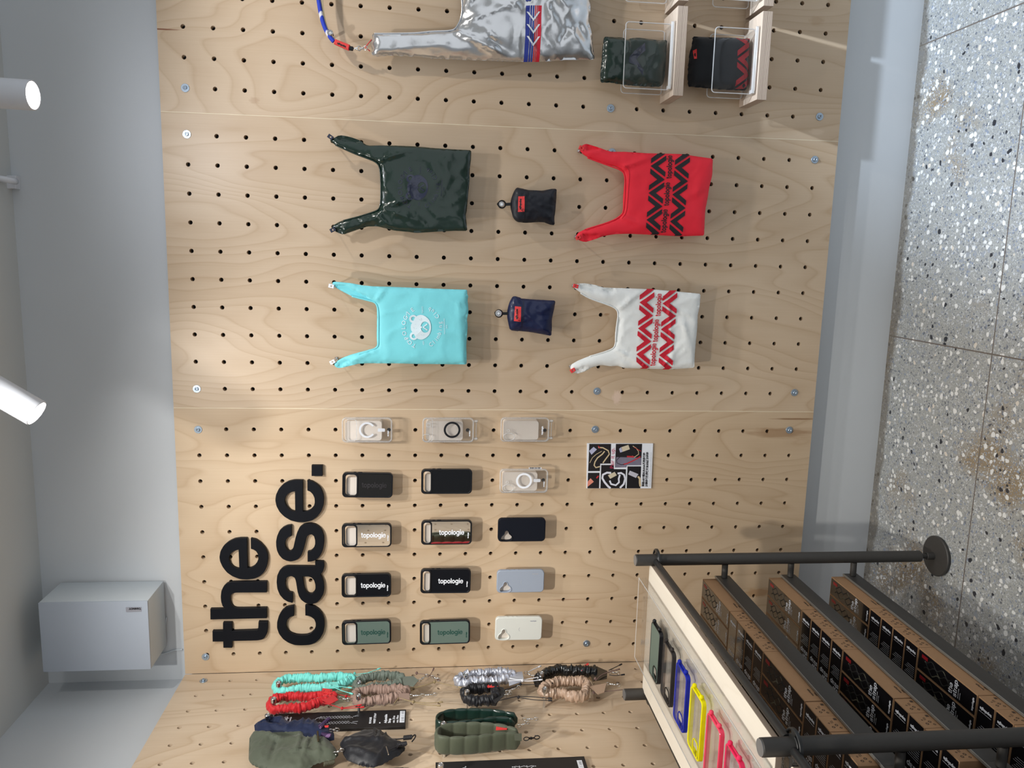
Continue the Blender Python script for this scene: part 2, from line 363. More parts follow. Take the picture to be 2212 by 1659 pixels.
def terrazzo(name):
    m, nt, b = new_mat(name); b.inputs['Roughness'].default_value = .32; b.inputs['Specular IOR Level'].default_value = .4
    tc = node(nt, 'ShaderNodeTexCoord')
    wn = node(nt, 'ShaderNodeTexNoise'); wn.inputs['Scale'].default_value = 28; link(nt, tc.outputs['Object'], wn.inputs['Vector'])
    wv = node(nt, 'ShaderNodeVectorMath', operation='SCALE'); wv.inputs['Scale'].default_value = .022; link(nt, wn.outputs['Color'], wv.inputs[0])
    av = node(nt, 'ShaderNodeVectorMath', operation='ADD'); link(nt, tc.outputs['Object'], av.inputs[0]); link(nt, wv.outputs[0], av.inputs[1])
    blot = node(nt, 'ShaderNodeTexNoise'); blot.inputs['Scale'].default_value = 2.4; blot.inputs['Detail'].default_value = 5; link(nt, tc.outputs['Object'], blot.inputs['Vector'])
    br = node(nt, 'ShaderNodeValToRGB'); e = br.color_ramp.elements; e[0].position = .36; e[0].color = c4(srgb(150, 135, 112)); e[1].position = .46; e[1].color = c4(srgb(166, 168, 166))
    link(nt, blot.outputs['Fac'], br.inputs[0]); cur = br.outputs[0]
    def chips(scale, thr, dmax, cols):
        nonlocal cur
        vo = node(nt, 'ShaderNodeTexVoronoi'); vo.inputs['Scale'].default_value = scale; vo.inputs['Randomness'].default_value = 1; link(nt, av.outputs[0], vo.inputs['Vector'])
        sp = node(nt, 'ShaderNodeSeparateColor'); link(nt, vo.outputs['Color'], sp.inputs[0])
        gt = node(nt, 'ShaderNodeMath', operation='LESS_THAN'); gt.inputs[1].default_value = thr; link(nt, sp.outputs[0], gt.inputs[0])
        sz = node(nt, 'ShaderNodeMath', operation='MULTIPLY_ADD'); sz.inputs[1].default_value = dmax * .6; sz.inputs[2].default_value = dmax * .5; link(nt, sp.outputs[2], sz.inputs[0])
        lt = node(nt, 'ShaderNodeMath', operation='LESS_THAN'); link(nt, vo.outputs['Distance'], lt.inputs[0]); link(nt, sz.outputs[0], lt.inputs[1])
        mm = node(nt, 'ShaderNodeMath', operation='MULTIPLY'); link(nt, gt.outputs[0], mm.inputs[0]); link(nt, lt.outputs[0], mm.inputs[1])
        rp = node(nt, 'ShaderNodeValToRGB'); rp.color_ramp.interpolation = 'CONSTANT'; e = rp.color_ramp.elements; e[0].position = 0; e[0].color = c4(cols[0][1]); e[1].position = cols[1][0]; e[1].color = c4(cols[1][1])
        for ps, c in cols[2:]: q = e.new(ps); q.color = c4(c)
        link(nt, sp.outputs[1], rp.inputs[0])
        mx = node(nt, 'ShaderNodeMix', data_type='RGBA'); link(nt, mm.outputs[0], mx.inputs[0]); link(nt, cur, mx.inputs[6]); link(nt, rp.outputs[0], mx.inputs[7]); cur = mx.outputs[2]
    S = srgb
    chips(230, .8, .5, [(0, S(128, 132, 138)), (.3, S(188, 192, 196)), (.6, S(140, 146, 158)), (.8, S(205, 208, 210))])
    chips(105, .66, .46, [(0, S(118, 124, 134)), (.25, S(200, 204, 208)), (.55, S(140, 150, 168)), (.8, S(86, 90, 98)), (.9, S(190, 190, 186))])
    chips(56, .38, .44, [(0, S(232, 233, 232)), (.62, S(158, 164, 172)), (.82, S(52, 54, 60)), (.93, S(222, 214, 202))])
    # grout joints
    sp = node(nt, 'ShaderNodeSeparateXYZ'); link(nt, tc.outputs['Object'], sp.inputs[0])
    def line(sock, pos, period, w=.0022):
        s1 = node(nt, 'ShaderNodeMath', operation='SUBTRACT'); s1.inputs[1].default_value = pos; link(nt, sock, s1.inputs[0])
        pp = node(nt, 'ShaderNodeMath', operation='PINGPONG'); pp.inputs[1].default_value = period / 2; link(nt, s1.outputs[0], pp.inputs[0])
        lt = node(nt, 'ShaderNodeMath', operation='LESS_THAN'); lt.inputs[1].default_value = w; link(nt, pp.outputs[0], lt.inputs[0]); return lt
    l1 = line(sp.outputs[0], .206, .972); l2 = line(sp.outputs[1], -.478, .97); mxx = node(nt, 'ShaderNodeMath', operation='MAXIMUM'); link(nt, l1.outputs[0], mxx.inputs[0]); link(nt, l2.outputs[0], mxx.inputs[1])
    mg = node(nt, 'ShaderNodeMix', data_type='RGBA'); mg.inputs[7].default_value = c4(S(112, 104, 98)); link(nt, mxx.outputs[0], mg.inputs[0]); link(nt, cur, mg.inputs[6]); cur = mg.outputs[2]
    # browner band along the wall with a ragged edge
    gn = node(nt, 'ShaderNodeTexNoise'); gn.inputs['Scale'].default_value = 5; gn.inputs['Detail'].default_value = 4; link(nt, tc.outputs['Object'], gn.inputs['Vector'])
    ga = node(nt, 'ShaderNodeMath', operation='MULTIPLY_ADD'); ga.inputs[1].default_value = .10; link(nt, gn.outputs['Fac'], ga.inputs[0]); link(nt, sp.outputs[1], ga.inputs[2])
    gr = node(nt, 'ShaderNodeMapRange'); gr.inputs['From Min'].default_value = .045; gr.inputs['From Max'].default_value = .062; gr.inputs['To Max'].default_value = .72; link(nt, ga.outputs[0], gr.inputs['Value'])
    mu = node(nt, 'ShaderNodeMix', data_type='RGBA'); mu.inputs[7].default_value = c4(S(104, 96, 84)); link(nt, gr.outputs[0], mu.inputs[0]); link(nt, cur, mu.inputs[6]); cur = mu.outputs[2]
    link(nt, cur, b.inputs['Base Color'])
    return m
def clear(name, col=(1, 1, 1), op=.10, rough=.08, gloss=.5):
    m, nt, b = new_mat(name); nt.nodes.remove(b); out = nt.nodes['Material Output']
    tr = node(nt, 'ShaderNodeBsdfTransparent'); tr.inputs[0].default_value = c4(col)
    df = node(nt, 'ShaderNodeBsdfDiffuse'); df.inputs[0].default_value = c4(col)
    gl = node(nt, 'ShaderNodeBsdfGlossy'); gl.inputs['Roughness'].default_value = rough
    lw = node(nt, 'ShaderNodeLayerWeight'); lw.inputs[0].default_value = .22
    mo = node(nt, 'ShaderNodeMath', operation='MULTIPLY'); mo.inputs[1].default_value = gloss; link(nt, lw.outputs['Fresnel'], mo.inputs[0])
    ad = node(nt, 'ShaderNodeMath', operation='ADD'); ad.inputs[1].default_value = .006; ad.use_clamp = True; link(nt, mo.outputs[0], ad.inputs[0])
    tc = node(nt, 'ShaderNodeTexCoord'); nz = node(nt, 'ShaderNodeTexNoise'); nz.inputs['Scale'].default_value = 30; link(nt, tc.outputs['Object'], nz.inputs['Vector'])
    om = node(nt, 'ShaderNodeMath', operation='MULTIPLY_ADD'); om.inputs[1].default_value = op * .5; om.inputs[2].default_value = op * .75; link(nt, nz.outputs['Fac'], om.inputs[0])
    m1 = node(nt, 'ShaderNodeMixShader'); link(nt, om.outputs[0], m1.inputs[0]); link(nt, tr.outputs[0], m1.inputs[1]); link(nt, df.outputs[0], m1.inputs[2])
    m2 = node(nt, 'ShaderNodeMixShader'); link(nt, ad.outputs[0], m2.inputs[0]); link(nt, m1.outputs[0], m2.inputs[1]); link(nt, gl.outputs[0], m2.inputs[2])
    link(nt, m2.outputs[0], out.inputs[0]); return m
def emit(name, col, st):
    m, nt, b = new_mat(name); b.inputs['Emission Color'].default_value = c4(col); b.inputs['Emission Strength'].default_value = st; b.inputs['Base Color'].default_value = (.9, .9, .9, 1); return m
def rope_mat(name, base, fleck):
    m, nt, b = new_mat(name); b.inputs['Roughness'].default_value = .7
    tc = node(nt, 'ShaderNodeTexCoord'); wv = node(nt, 'ShaderNodeTexWave'); wv.bands_direction = 'DIAGONAL'; wv.inputs['Scale'].default_value = 9; wv.inputs['Distortion'].default_value = 1.5
    link(nt, tc.outputs['Object'], wv.inputs['Vector']); rp = node(nt, 'ShaderNodeValToRGB'); e = rp.color_ramp.elements; e[0].position = .82; e[0].color = c4(base); e[1].position = .93; e[1].color = c4(fleck)
    link(nt, wv.outputs['Fac'], rp.inputs[0]); link(nt, rp.outputs[0], b.inputs['Base Color']); return m
S = srgb
wall_paint = plain('painted_wall', (.56, .585, .61), .75, var=.015, scale=6, bump=.05, bscale=350)
ceil_paint = plain('painted_ceiling', (.58, .59, .58), .8, var=.015, scale=6)
floor_mat = terrazzo('terrazzo')
black_void = plain('hole_shade_black', (.008, .008, .01), .9)
zinc = plain('zinc_steel', S(168, 182, 196), .38, .85, .1, 120)
chrome = plain('chrome', (.74, .74, .74), .14, 1.0, .03)
steel_head = plain('peg_head_steel', (.52, .52, .53), .22, 1.0, .06)
steel_dark = plain('powder_coated_steel', S(66, 64, 62), .55, .25, .08, 90, .05, 500)
steel_pole = plain('dark_gunmetal_pole', S(60, 61, 62), .34, .55, .08, 60)
black_letter = plain('black_acrylic', (.004, .005, .008), .5, 0, .1, 40, spec=.15)
black_rubber = plain('black_rubber', (.006, .007, .010), .34, 0, .1, spec=.35)
black_card = plain('black_card', (.012, .011, .012), .55)
white_card = plain('white_card', S(226, 230, 238), .6, var=.02)
white_ink = plain('white_print', S(236, 240, 248), .6, var=.01)
grey_ink = plain('grey_print', S(165, 168, 176), .6)
red_ink = plain('red_print', S(200, 16, 44), .6, var=.04)
black_ink = plain('black_print', (.012, .010, .014), .6)
navy_ink = plain('navy_rubber_print', S(34, 40, 62), .25, coat=.4)
green_ink = plain('dark_green_print', S(28, 74, 66), .5)
teal_ink = plain('pale_blue_white_print', S(222, 240, 250), .6)
red_label = plain('coral_red_label', S(226, 62, 62), .6, var=.08, bump=.1)
kraft = plain('kraft_card', S(160, 124, 90), .75, var=.06, scale=60, bump=.06, bscale=500)
kraft_edge = plain('kraft_cut_edge', S(205, 175, 130), .8)
mount_mat = plain('pale_frosted_mount', S(222, 212, 202), .5, var=.05, scale=14)
clear_plastic = clear('clear_plastic', (1, 1, 1), .018, .06, .4)
clear_rim = clear('clear_plastic_rim', (.98, .99, 1), .26, .05, 1.0)
acrylic = clear('clear_acrylic', (1, 1, 1), .006, .03, .35)
acrylic_edge = clear('acrylic_polished_edge', (1, 1, 1), .55, .05, 1.0)
# ------------------------------------------------------------------ room shell
GX = .0875                                    # hole pitch of the pegboards
ZR = 27.05 * GX                               # height of the top row of holes
BOT = (27.05 - 23.87) * GX; TOP = (27.05 + .85) * GX
YW = .045                                     # painted back wall behind the boards
XWALL = WL - .043
struct('floor', box(XWALL, 4.2, -5.2, YW, -.05, 0), floor_mat)
struct('wall_back', box(XWALL - .1, 4.2, YW, YW + .1, -.05, 2.98), wall_paint)
struct('wall_left', box(XWALL - .1, XWALL, -5.2, YW, -.05, 2.98), wall_paint)
CZ = 2.905
struct('ceiling', box(XWALL - .1, 4.2, -5.2, YW + .1, CZ, CZ + .1), ceil_paint)
# ------------------------------------------------------------------ pegboards with real holes
HR = .0068
def pegpanel(fr, a0, a1, b0, b1, cols, rows, th=.018, skip=()):
    """board with round holes; cells centred on the holes, plain strips at the rims"""
    V = []; Fc = []
    xs = [a0] + [(cols[i] + cols[i + 1]) / 2 for i in range(len(cols) - 1)] + [a1]
    zs = [b0] + [(rows[i] + rows[i + 1]) / 2 for i in range(len(rows) - 1)] + [b1]
    N = 16
    for i, cx in enumerate(cols):
        for j, cz in enumerate(rows):
            x0, x1, z0, z1 = xs[i], xs[i + 1], zs[j], zs[j + 1]
            n = len(V)
            ring = [(cx + HR * math.cos(2 * math.pi * (k + .5) / N), cz + HR * math.sin(2 * math.pi * (k + .5) / N)) for k in range(N)]
            sq = []
            for k in range(N):
                t = 2 * math.pi * (k + .5) / N; c, s = math.cos(t), math.sin(t)
                # project on cell rectangle
                tx = ((x1 - cx) if c > 0 else (x0 - cx)) / c; tz = ((z1 - cz) if s > 0 else (z0 - cz)) / s
                q = min(tx, tz); sq.append((cx + c * q, cz + s * q))
            V += [fr.F(a, b, 0) for a, b in ring]; V += [fr.F(a, b, 0) for a, b in sq]; V += [fr.F(a, b, -th) for a, b in ring]
            V += [fr.F(a, b, 0) for a, b in ((x1, z1), (x0, z1), (x0, z0), (x1, z0))]
            for k in range(N):
                k2 = (k + 1) % N
                Fc.append((n + k, n + N + k, n + N + k2, n + k2))
                Fc.append((n + 2 * N + k, n + k, n + k2, n + 2 * N + k2))
                (ax, az), (bx, bz) = sq[k], sq[k2]
                if abs(ax - bx) > 1e-6 and abs(az - bz) > 1e-6:      # add the corner triangle
                    ci = 0 if (ax + bx) / 2 > cx and (az + bz) / 2 > cz else 1 if (ax + bx) / 2 < cx and (az + bz) / 2 > cz else 2 if (ax + bx) / 2 < cx else 3
                    Fc.append((n + N + k, n + 3 * N + ci, n + N + k2))
    n = len(V)
    cs = [(a0, b0), (a1, b0), (a1, b1), (a0, b1)]
    V += [fr.F(a, b, 0) for a, b in cs] + [fr.F(a, b, -th) for a, b in cs]
    for k in range(4): k2 = (k + 1) % 4; Fc.append((n + k2, n + k, n + 4 + k, n + 4 + k2))
    return V, Fc
ROWS = [ZR - 23 * GX + j * GX for j in range(24)]
pale_veneer = plain('pale_veneer_edge', (.74, .64, .47), .6, var=.25, scale=14)
def board(name_label, fr, a0, a1, cols, seed, marks=(), light=(.60, .468, .335), b0=BOT, b1=TOP, rows=ROWS, pale=False):
    m = plywood('birch_plywood_%d' % seed, seed, light=light, marks=marks)
    t = thing('pegboard_panel', name_label, 'pegboard', fr.F((a0 + a1) / 2, b0, 0), 'plywood pegboard panels')
    me = mk('panel', pegpanel(fr, a0 + .0006, a1 - .0006, b0, b1, cols, rows), m, None)
    # keep object coordinates in room space for the grain: the mesh stays unshifted under a shifted root
    me.parent = t; me.location = -t.location
    bk = slab(fr, rect(a0 + .004, b0 + .012, a1 - .004, b1 - .004), [], -.030, -.0185)  # black sheet added behind the board so its holes look dark
    o = mk('hole_shade_sheet', bk, black_void, None); o.parent = t; o.location = -t.location
    if pale: p = mk('pale_edge', slab(fr, rect(a0 - .0006, b0, a0 + .0014, b1), [], -.004, .0003), pale_veneer, None); p.parent = t; p.location = -t.location
    return t
def P3(u, v):
    a, b = BW.P(u, v, 0); return (a, 0, b)
g = GX
left_cols = [(-1.53 - 9 + i) * g for i in range(10)]
mid_cols = [i * g for i in range(10)]
right_cols = [(9 + 1.58 + i) * g for i in range(10)]
RES = (.26, .13, .05)
board('plywood pegboard panel behind the phone cases and black letters', BW, -.9903, -.0640, left_cols, 1,
      [(P3(1690, 935), (.022, .1, .14), RES, .55), (P3(1720, 905), (.004, .1, .10), (.2, .09, .03), .7), (P3(1640, 1280), (.020, .1, .07), (.34, .17, .06), .6), (P3(1230, 1295), (.002, .1, .09), (.3, .13, .07), .6), (P3(1140, 928), (.0015, .1, .07), (.24, .11, .06), .6)], (.60, .463, .320))
board('middle plywood pegboard panel behind the four carrier bags', BW, -.0640, .8530, mid_cols, 2,
      [(P3(1333, 858), (.028, .1, .018), (.72, .55, .45), .7), (P3(1311, 679), (.005, .1, .012), (.36, .2, .1), .7), (P3(1310, 500), (.020, .1, .03), (.58, .44, .30), .4)], pale=True)
board('plywood pegboard panel behind the silver bag and display ledges', BW, .8530, 1.775, right_cols, 3,
      [(P3(350, 63), (.003, .1, .06), (.22, .08, .04), .9), (P3(550, 217), (.012, .1, .018), (.42, .28, .18), .5), (P3(1765, 45), (.018, .1, .03), (.44, .30, .18), .5), (P3(1765, 285), (.012, .1, .03), (.66, .52, .38), .6)], pale=True)
lc1 = [-(.0497 + i * g) for i in range(10)][::-1]
lc2 = [-(.0497 + (9 + 1.53 + i) * g) for i in range(10)][::-1]
lc3 = [-(.0497 + (9 + 1.53 + 10.53 + i) * g) for i in range(6)][::-1]
board('plywood pegboard panel on the left wall nearest the corner', LW, -.905, -.0006, lc1, 4, light=(.64, .51, .375))
board('plywood pegboard panel on the left wall towards the camera', LW, -1.827, -.905, lc2, 5, light=(.64, .51, .375))
# washers and bolts
def bolt(fr, a, b, lab):
    t = thing('bolt', lab, 'bolt', fr.F(a, b, .002), 'zinc bolts and washers on the pegboards')
    mk('washer', slab(fr, circ(a, b, .0125, 24), [circ(a, b, .004, 12)], 0.0003, .0022, .0004), zinc, t)
    mk('bolt_head', join(slab(fr, circ(a, b, .0062, 16), [circ(a, b, .0028, 6)], .0022, .0075, .0012), slab(fr, circ(a, b, .0035, 6), [], .0022, .0035)), zinc, t, 40)
for u, v, lab in [(400, 190, 'round bolt washer at top of panel, level with right spotlight'), (403.5, 290, 'round bolt washer at top of middle panel, above green bag'),
                  (425, 840, 'round bolt washer at top of middle panel, left corner'), (428, 928, 'round bolt washer at top of phone case panel, right corner'),
                  (444, 1419, 'round bolt washer beside letter t, under the speaker'),
                  (1319, 234, 'round bolt washer on wood left of green folded bag ledge'), (1322, 329, 'round bolt washer half hidden behind red bag handle'),
                  (1289.5, 845, 'round bolt washer left of the white bag handle'), (1285.5, 927.5, 'round bolt washer above the promo card'), (1267, 1390, 'round bolt washer below the white phone case'),
                  (1770.5, 252, 'round bolt washer at bottom of silver bag panel, left corner'), (1760, 345, 'round bolt washer at bottom of middle panel, right corner'),
                  (1716, 848, 'round bolt washer at bottom of middle panel, left corner'), (1705, 929, 'round bolt washer at bottom of phone case panel on brown streak')]:
    a, b = BW.P(u, v, .001); bolt(BW, a, b, lab)
a, b = LW.P(439.5, 1470.5, .001); bolt(LW, a, b, 'round bolt washer at top of left wall panel by the corner')
# ------------------------------------------------------------------ text
_fc = {}
def font_mesh(s, size=1.0, offset=0.0, shear=0.0, align='LEFT', sx=1.0):
    c = bpy.data.curves.new('t', 'FONT'); c.body = s; c.size = size; c.offset = offset; c.shear = shear; c.align_x = align; c.resolution_u = 3
    o = bpy.data.objects.new('t', c); COL.objects.link(o)
    dg = bpy.context.evaluated_depsgraph_get(); me = bpy.data.meshes.new_from_object(o.evaluated_get(dg))
    V = [(v.co.x * sx, v.co.y) for v in me.vertices]; Fc = [list(p.vertices) for p in me.polygons]
    bpy.data.objects.remove(o); bpy.data.curves.remove(c); bpy.data.meshes.remove(me)
    return V, Fc
def place2(vf, o, ex, ey, fr, d, hf=None):
    """2D text mesh to a frame: o + x*ex + y*ey"""
    V, Fc = vf; out = []
    for x, y in V:
        a = o[0] + x * ex[0] + y * ey[0]; b = o[1] + x * ex[1] + y * ey[1]; out.append(fr.F(a, b, (hf(a, b) if hf else 0) + d))
    if ex[0] * ey[1] - ex[1] * ey[0] < 0: Fc = [f[::-1] for f in Fc]
    return out, Fc
# bold grotesque letters, outlines in the photo's own pixels for the big wall letters
def T1(p): return [(440 + x / 6.381, 1150 + y / 6.381) for x, y in p]
def T2(p): return [(580 + x / 7.9, 1000 + y / 7.9) for x, y in p]
def T3(p): return [(580 + x / 7.9, 1190 + y / 7.9) for x, y in p]
BIG = {
 't': (T1([(120,1362),(265,1360),(265,1247),(388,1247),(391,1362),(740,1350),(750,1340),(755,1235),(880,1235),(880,1340),(870,1400),(840,1455),(800,1480),(740,1492),(390,1500),(390,1593),(270,1593),(268,1507),(122,1508)]), [], 'first letter t of the'),
 'h': (T1([(90,1058),(300,1055),(260,1020),(240,960),(234,890),(242,810),(270,750),(310,710),(360,690),(420,684),(868,680),(868,830),(440,832),(400,842),(372,870),(362,915),(366,960),(382,1000),(415,1035),(460,1048),(868,1042),(868,1185),(92,1203)]), [], 'letter h'),
 'e': (T1([(647,85),(720,100),(790,150),(850,220),(880,300),(885,370),(872,460),(840,540),(780,600),(700,640),(600,652),(500,645),(400,610),(320,555),(260,480),(224,400),(216,340),(230,260),(270,190),(340,130),(420,92),(500,80),(595,80),(603,490),(640,495),(690,470),(730,425),(752,370),(750,310),(725,265),(690,240),(650,228)]),
       [T1([(480,240),(420,255),(375,290),(348,340),(350,390),(370,440),(410,480),(450,498),(490,505)])], 'letter e ending the upper word'),
 'c': (T3([(433,938),(433,1110),(370,1130),(320,1180),(300,1250),(305,1310),(335,1370),(390,1410),(470,1438),(560,1445),(650,1440),(720,1415),(780,1360),(805,1290),(805,1230),(780,1170),(730,1130),(680,1110),(628,1105),(625,932),(700,932),(780,950),(860,1000),(920,1080),(950,1180),(955,1290),(935,1400),(880,1500),(800,1570),(700,1608),(570,1615),(450,1610),(340,1570),(250,1510),(180,1420),(145,1320),(145,1220),(175,1110),(230,1020),(310,960)]), [], 'letter c starting the lower word'),
 'a': (T3([(795,177),(935,180),(948,220),(948,290),(930,350),(885,410),(920,470),(945,560),(948,660),(935,740),(890,820),(830,880),(760,908),(690,912),(620,885),(560,840),(520,780),(495,700),(480,600),(465,510),(445,460),(400,435),(350,435),(310,460),(285,520),(290,600),(310,660),(350,705),(410,718),(410,888),(330,870),(260,830),(190,750),(150,650),(137,540),(145,430),(180,350),(240,290),(300,265),(340,260),(795,265)]),
       [T3([(580,440),(690,440),(740,460),(780,510),(800,580),(800,640),(780,700),(740,735),(700,735),(650,710),(615,650),(600,570),(590,490)])], 'letter a'),
 's': (T2([(390,1062),(390,1250),(340,1265),(300,1310),(280,1370),(290,1440),(325,1495),(365,1510),(400,1490),(425,1440),(445,1350),(465,1260),(490,1180),(530,1100),(590,1055),(650,1037),(720,1033),(800,1050),(870,1095),(920,1170),(945,1260),(948,1360),(935,1450),(915,1525),(870,1600),(800,1661),(740,1682),(667,1690),(665,1516),(720,1505),(770,1460),(795,1390),(795,1320),(775,1250),(740,1222),(700,1222),(660,1250),(635,1310),(618,1400),(590,1500),(560,1580),(510,1635),(450,1670),(380,1684),(310,1672),(240,1640),(180,1575),(145,1500),(130,1420),(128,1340),(145,1250),(185,1160),(250,1100),(320,1070)]), [], 'letter s'),
 'e2': (T2([(662,300),(740,310),(820,360),(890,430),(930,520),(945,620),(938,720),(900,830),(830,920),(740,985),(620,1014),(500,1012),(380,985),(270,920),(190,840),(135,740),(115,640),(125,550),(170,450),(250,365),(340,315),(440,293),(585,295),(587,832),(650,830),(720,800),(770,745),(790,680),(785,600),(755,535),(710,490),(662,472)]),
        [T2([(450,487),(390,495),(330,530),(287,590),(274,650),(290,710),(330,770),(390,815),(455,832)])], 'letter e ending the lower word'),
 '.': (T2([(735,40),(920,40),(920,225),(735,225)]), [], 'square full stop')}
def soften(p):
    """round only the shallow corners of a traced outline"""
    out = []; n = len(p)
    for i in range(n):
        a, b, c = Vector(p[i - 1]), Vector(p[i]), Vector(p[(i + 1) % n]); e1 = (b - a); e2 = (c - b)
        ang = e1.angle(e2) if e1.length > 0 and e2.length > 0 else 0
        if ang > math.radians(52): out.append(tuple(b))
        else:
            for t in (-.25, 0, .25):
                if t < 0: out.append(tuple(b - e1 * .25))
                elif t > 0: out.append(tuple(b + e2 * .25))
                else: out.append(tuple(b * .9 + (a + c) * .05))
    return out
LD = .014
for k, (o, hs, lab) in BIG.items():
    nm = 'full_stop' if k == '.' else 'sign_letter'
    po = [BW.P(u, v, LD) for u, v in (o if k == '.' else soften(o))]; ph = [[BW.P(u, v, LD) for u, v in soften(h)] for h in hs]
    ob = mk(nm, slab(BW, po, ph, 0.0004, LD, .0008), black_letter, None, 35)
    tag(ob, 'large black three-dimensional ' + lab + ' on the pegboard', 'letter', 'black letters spelling the case')
# small font from the same shapes (unit: x-height = 1, baseline 0)
def _norm(k, x0, x1, w):
    o, hs, _ = BIG[k]
    allp = o
    vmin = min(p[1] for p in allp); vmax = max(p[1] for p in allp)
    umin = min(p[0] for p in allp); umax = max(p[0] for p in allp)
    H = x1 - x0
    def f(p): return [((vmax - v) / (vmax - vmin) * w, x0 + (umax - u) / (umax - umin) * H) for u, v in p][::1]
    return (f(o), [f(h) for h in hs])
RG = lambda cx: (circ(cx, .5, .5, 24, .52), [circ(cx, .5, .235, 18, .26)])
GL = {'t': ([_norm('t', -.02, 1.33, .62)], .66), 'h': ([_norm('h', 0, 1.42, .94)], 1.02), 'e': ([_norm('e2', -.02, 1.02, .98)], 1.03),
      's': ([_norm('s', -.02, 1.02, .86)], .90), 'a': ([_norm('a', -.02, 1.02, .92)], .96), 'c': ([_norm('c', -.02, 1.02, .96)], 1.0), '.': ([(rect(.05, 0, .33, .28), [])], .42),
      'o': ([RG(.5)], 1.05), 'p': ([RG(.56), (rect(.04, -.40, .31, 1.0), [])], 1.12), 'l': ([(rect(.05, 0, .33, 1.42), [])], .40),
      'i': ([(rect(.05, 0, .33, 1.0), []), (rect(.05, 1.14, .33, 1.42), [])], .40), 'r': ([(rect(.05, 0, .33, 1.0), []), (stroke(arc(.52, .56, .33, 178, 95, 6), .25), [])], .62),
      'g': ([RG(.5), (rect(.75, -.12, 1.02, 1.0), []), (stroke(arc(.52, -.07, .36, 0, -150, 9, .26), .24), [])], 1.12), ' ': ([], .5),
      'b': ([RG(.56), (rect(.04, 0, .31, 1.42), [])], 1.12), 'n': ([(rect(.05, 0, .33, 1), []), (stroke([(.45, .0)] and arc(.5, .55, .31, 180, 0, 10) + [(.81, 0)], .26), [])], 1.0),
      'd': ([RG(.5), (rect(.75, 0, 1.02, 1.42), [])], 1.1)}
_gc = {}
def glyph_text(s, size):
    """returns 2D mesh; size = x-height"""
    key = s
    if key not in _gc:
        V = []; Fc = []; x = 0
        for ch in s:
            polys, adv = GL[ch]
            if polys:
                v, f = fill_union(polys) if len(polys) > 1 else fill(*polys[0]); n = len(V); V += [(a + x, b) for a, b in v]; Fc += [[i + n for i in q] for q in f]
            x += adv
        _gc[key] = (V, Fc, x)
    V, Fc, w = _gc[key]
    return ([(a * size, b * size) for a, b in V], Fc), w * size
def gtext(s, fr, o, ex, ey, size, d, hf=None, length=None):
    vf, w = glyph_text(s, size)
    if length: k = length / w; vf = ([(a * k, b) for a, b in vf[0]], vf[1])
    return place2(vf, o, ex, ey, fr, d, hf)
# ------------------------------------------------------------------ fabric things
def wrinkle(seed, amp, sc, folds=()):
    def f(a, b):
        v = amp * (noise.noise(Vector((a * sc, b * sc * .6, seed))) + .5 * noise.noise(Vector((a * sc * 2.3, b * sc * 2, seed + 5))))
        qx = a + .02 * noise.noise(Vector((a * 9, b * 9, seed + 9))); qy = b + .02 * noise.noise(Vector((b * 9, a * 9, seed + 3)))
        v += amp * .9 * (1 - min(1, abs(noise.noise(Vector((qx * sc * 1.1, qy * sc * .9, seed + 2)))) * 3.2)) ** 2
        for (x0, y0, x1, y1, w, h) in folds:            # ridge from p0 to p1
            dx = x1 - x0; dy = y1 - y0; L = dx * dx + dy * dy; t = max(0, min(1, ((a - x0) * dx + (b - y0) * dy) / L))
            dd = math.hypot(a - x0 - t * dx, b - y0 - t * dy); ww = w * (.45 + .8 * t)
            v += h * math.exp(-(dd / ww) ** 2) * (1 - .45 * t)
        return v
    return f
def pillow(fr, px, d, thick, edge, wr, dips=(), step=.009, back=.006, px_is_world=False, zmin=None):
    """soft closed cloth shape; px outline in photo pixels at depth d. returns (mesh, depth function)"""
    o = px if px_is_world else [fr.P(u, v, d) for u, v in px]
    if zmin: o = [(a, max(b, zmin)) for a, b in o]
    if area(o) < 0: o = o[::-1]
    o = resample(smooth_poly(resample(o, .016), 1), step)
    dp = [(p if px_is_world else [fr.P(u, v, d) for u, v in p], h) for p, h in dips]
    def hf(a, b):
        if not inside(o, a, b): return d - back * .3
        e = edist(o, a, b); k = 1 - math.exp(-e / edge); v = d + thick * k + wr(a, b) * min(1, e / (edge * .8))
        for p, h in dp:
            if inside(p, a, b): v -= h * min(1, edist(p, a, b) / .005)
        return v
    V2, F2 = fill(o, [], step); V = [fr.F(a, b, hf(a, b)) for a, b in V2]; Fc = list(F2); n = len(V)
    nb = len(o)
    # the boundary vertices of fill() come first in the same order as o
    V += [fr.F(a, b, d - (back * (1 - math.exp(-edist(o, a, b) / edge)) if i >= nb else 0) - .0012) for i, (a, b) in enumerate(V2)]
    Fc += [[i + n for i in f[::-1]] for f in F2]
    for i in range(nb): j = (i + 1) % nb; Fc.append((i, n + i, n + j, j))
    return (V, Fc), hf
def fabric(name, col, rough=.6, sheen=.2, coat=0.0, metal=0.0, bump=.25, bscale=90, spec=.4, var=.05):
    m = plain(name, col, rough, metal, var, 18, bump, bscale, spec, coat, sheen=sheen); return m
def C(x0, y0, s, pts): return [(x0 + x / s, y0 + y / s) for x, y in pts]
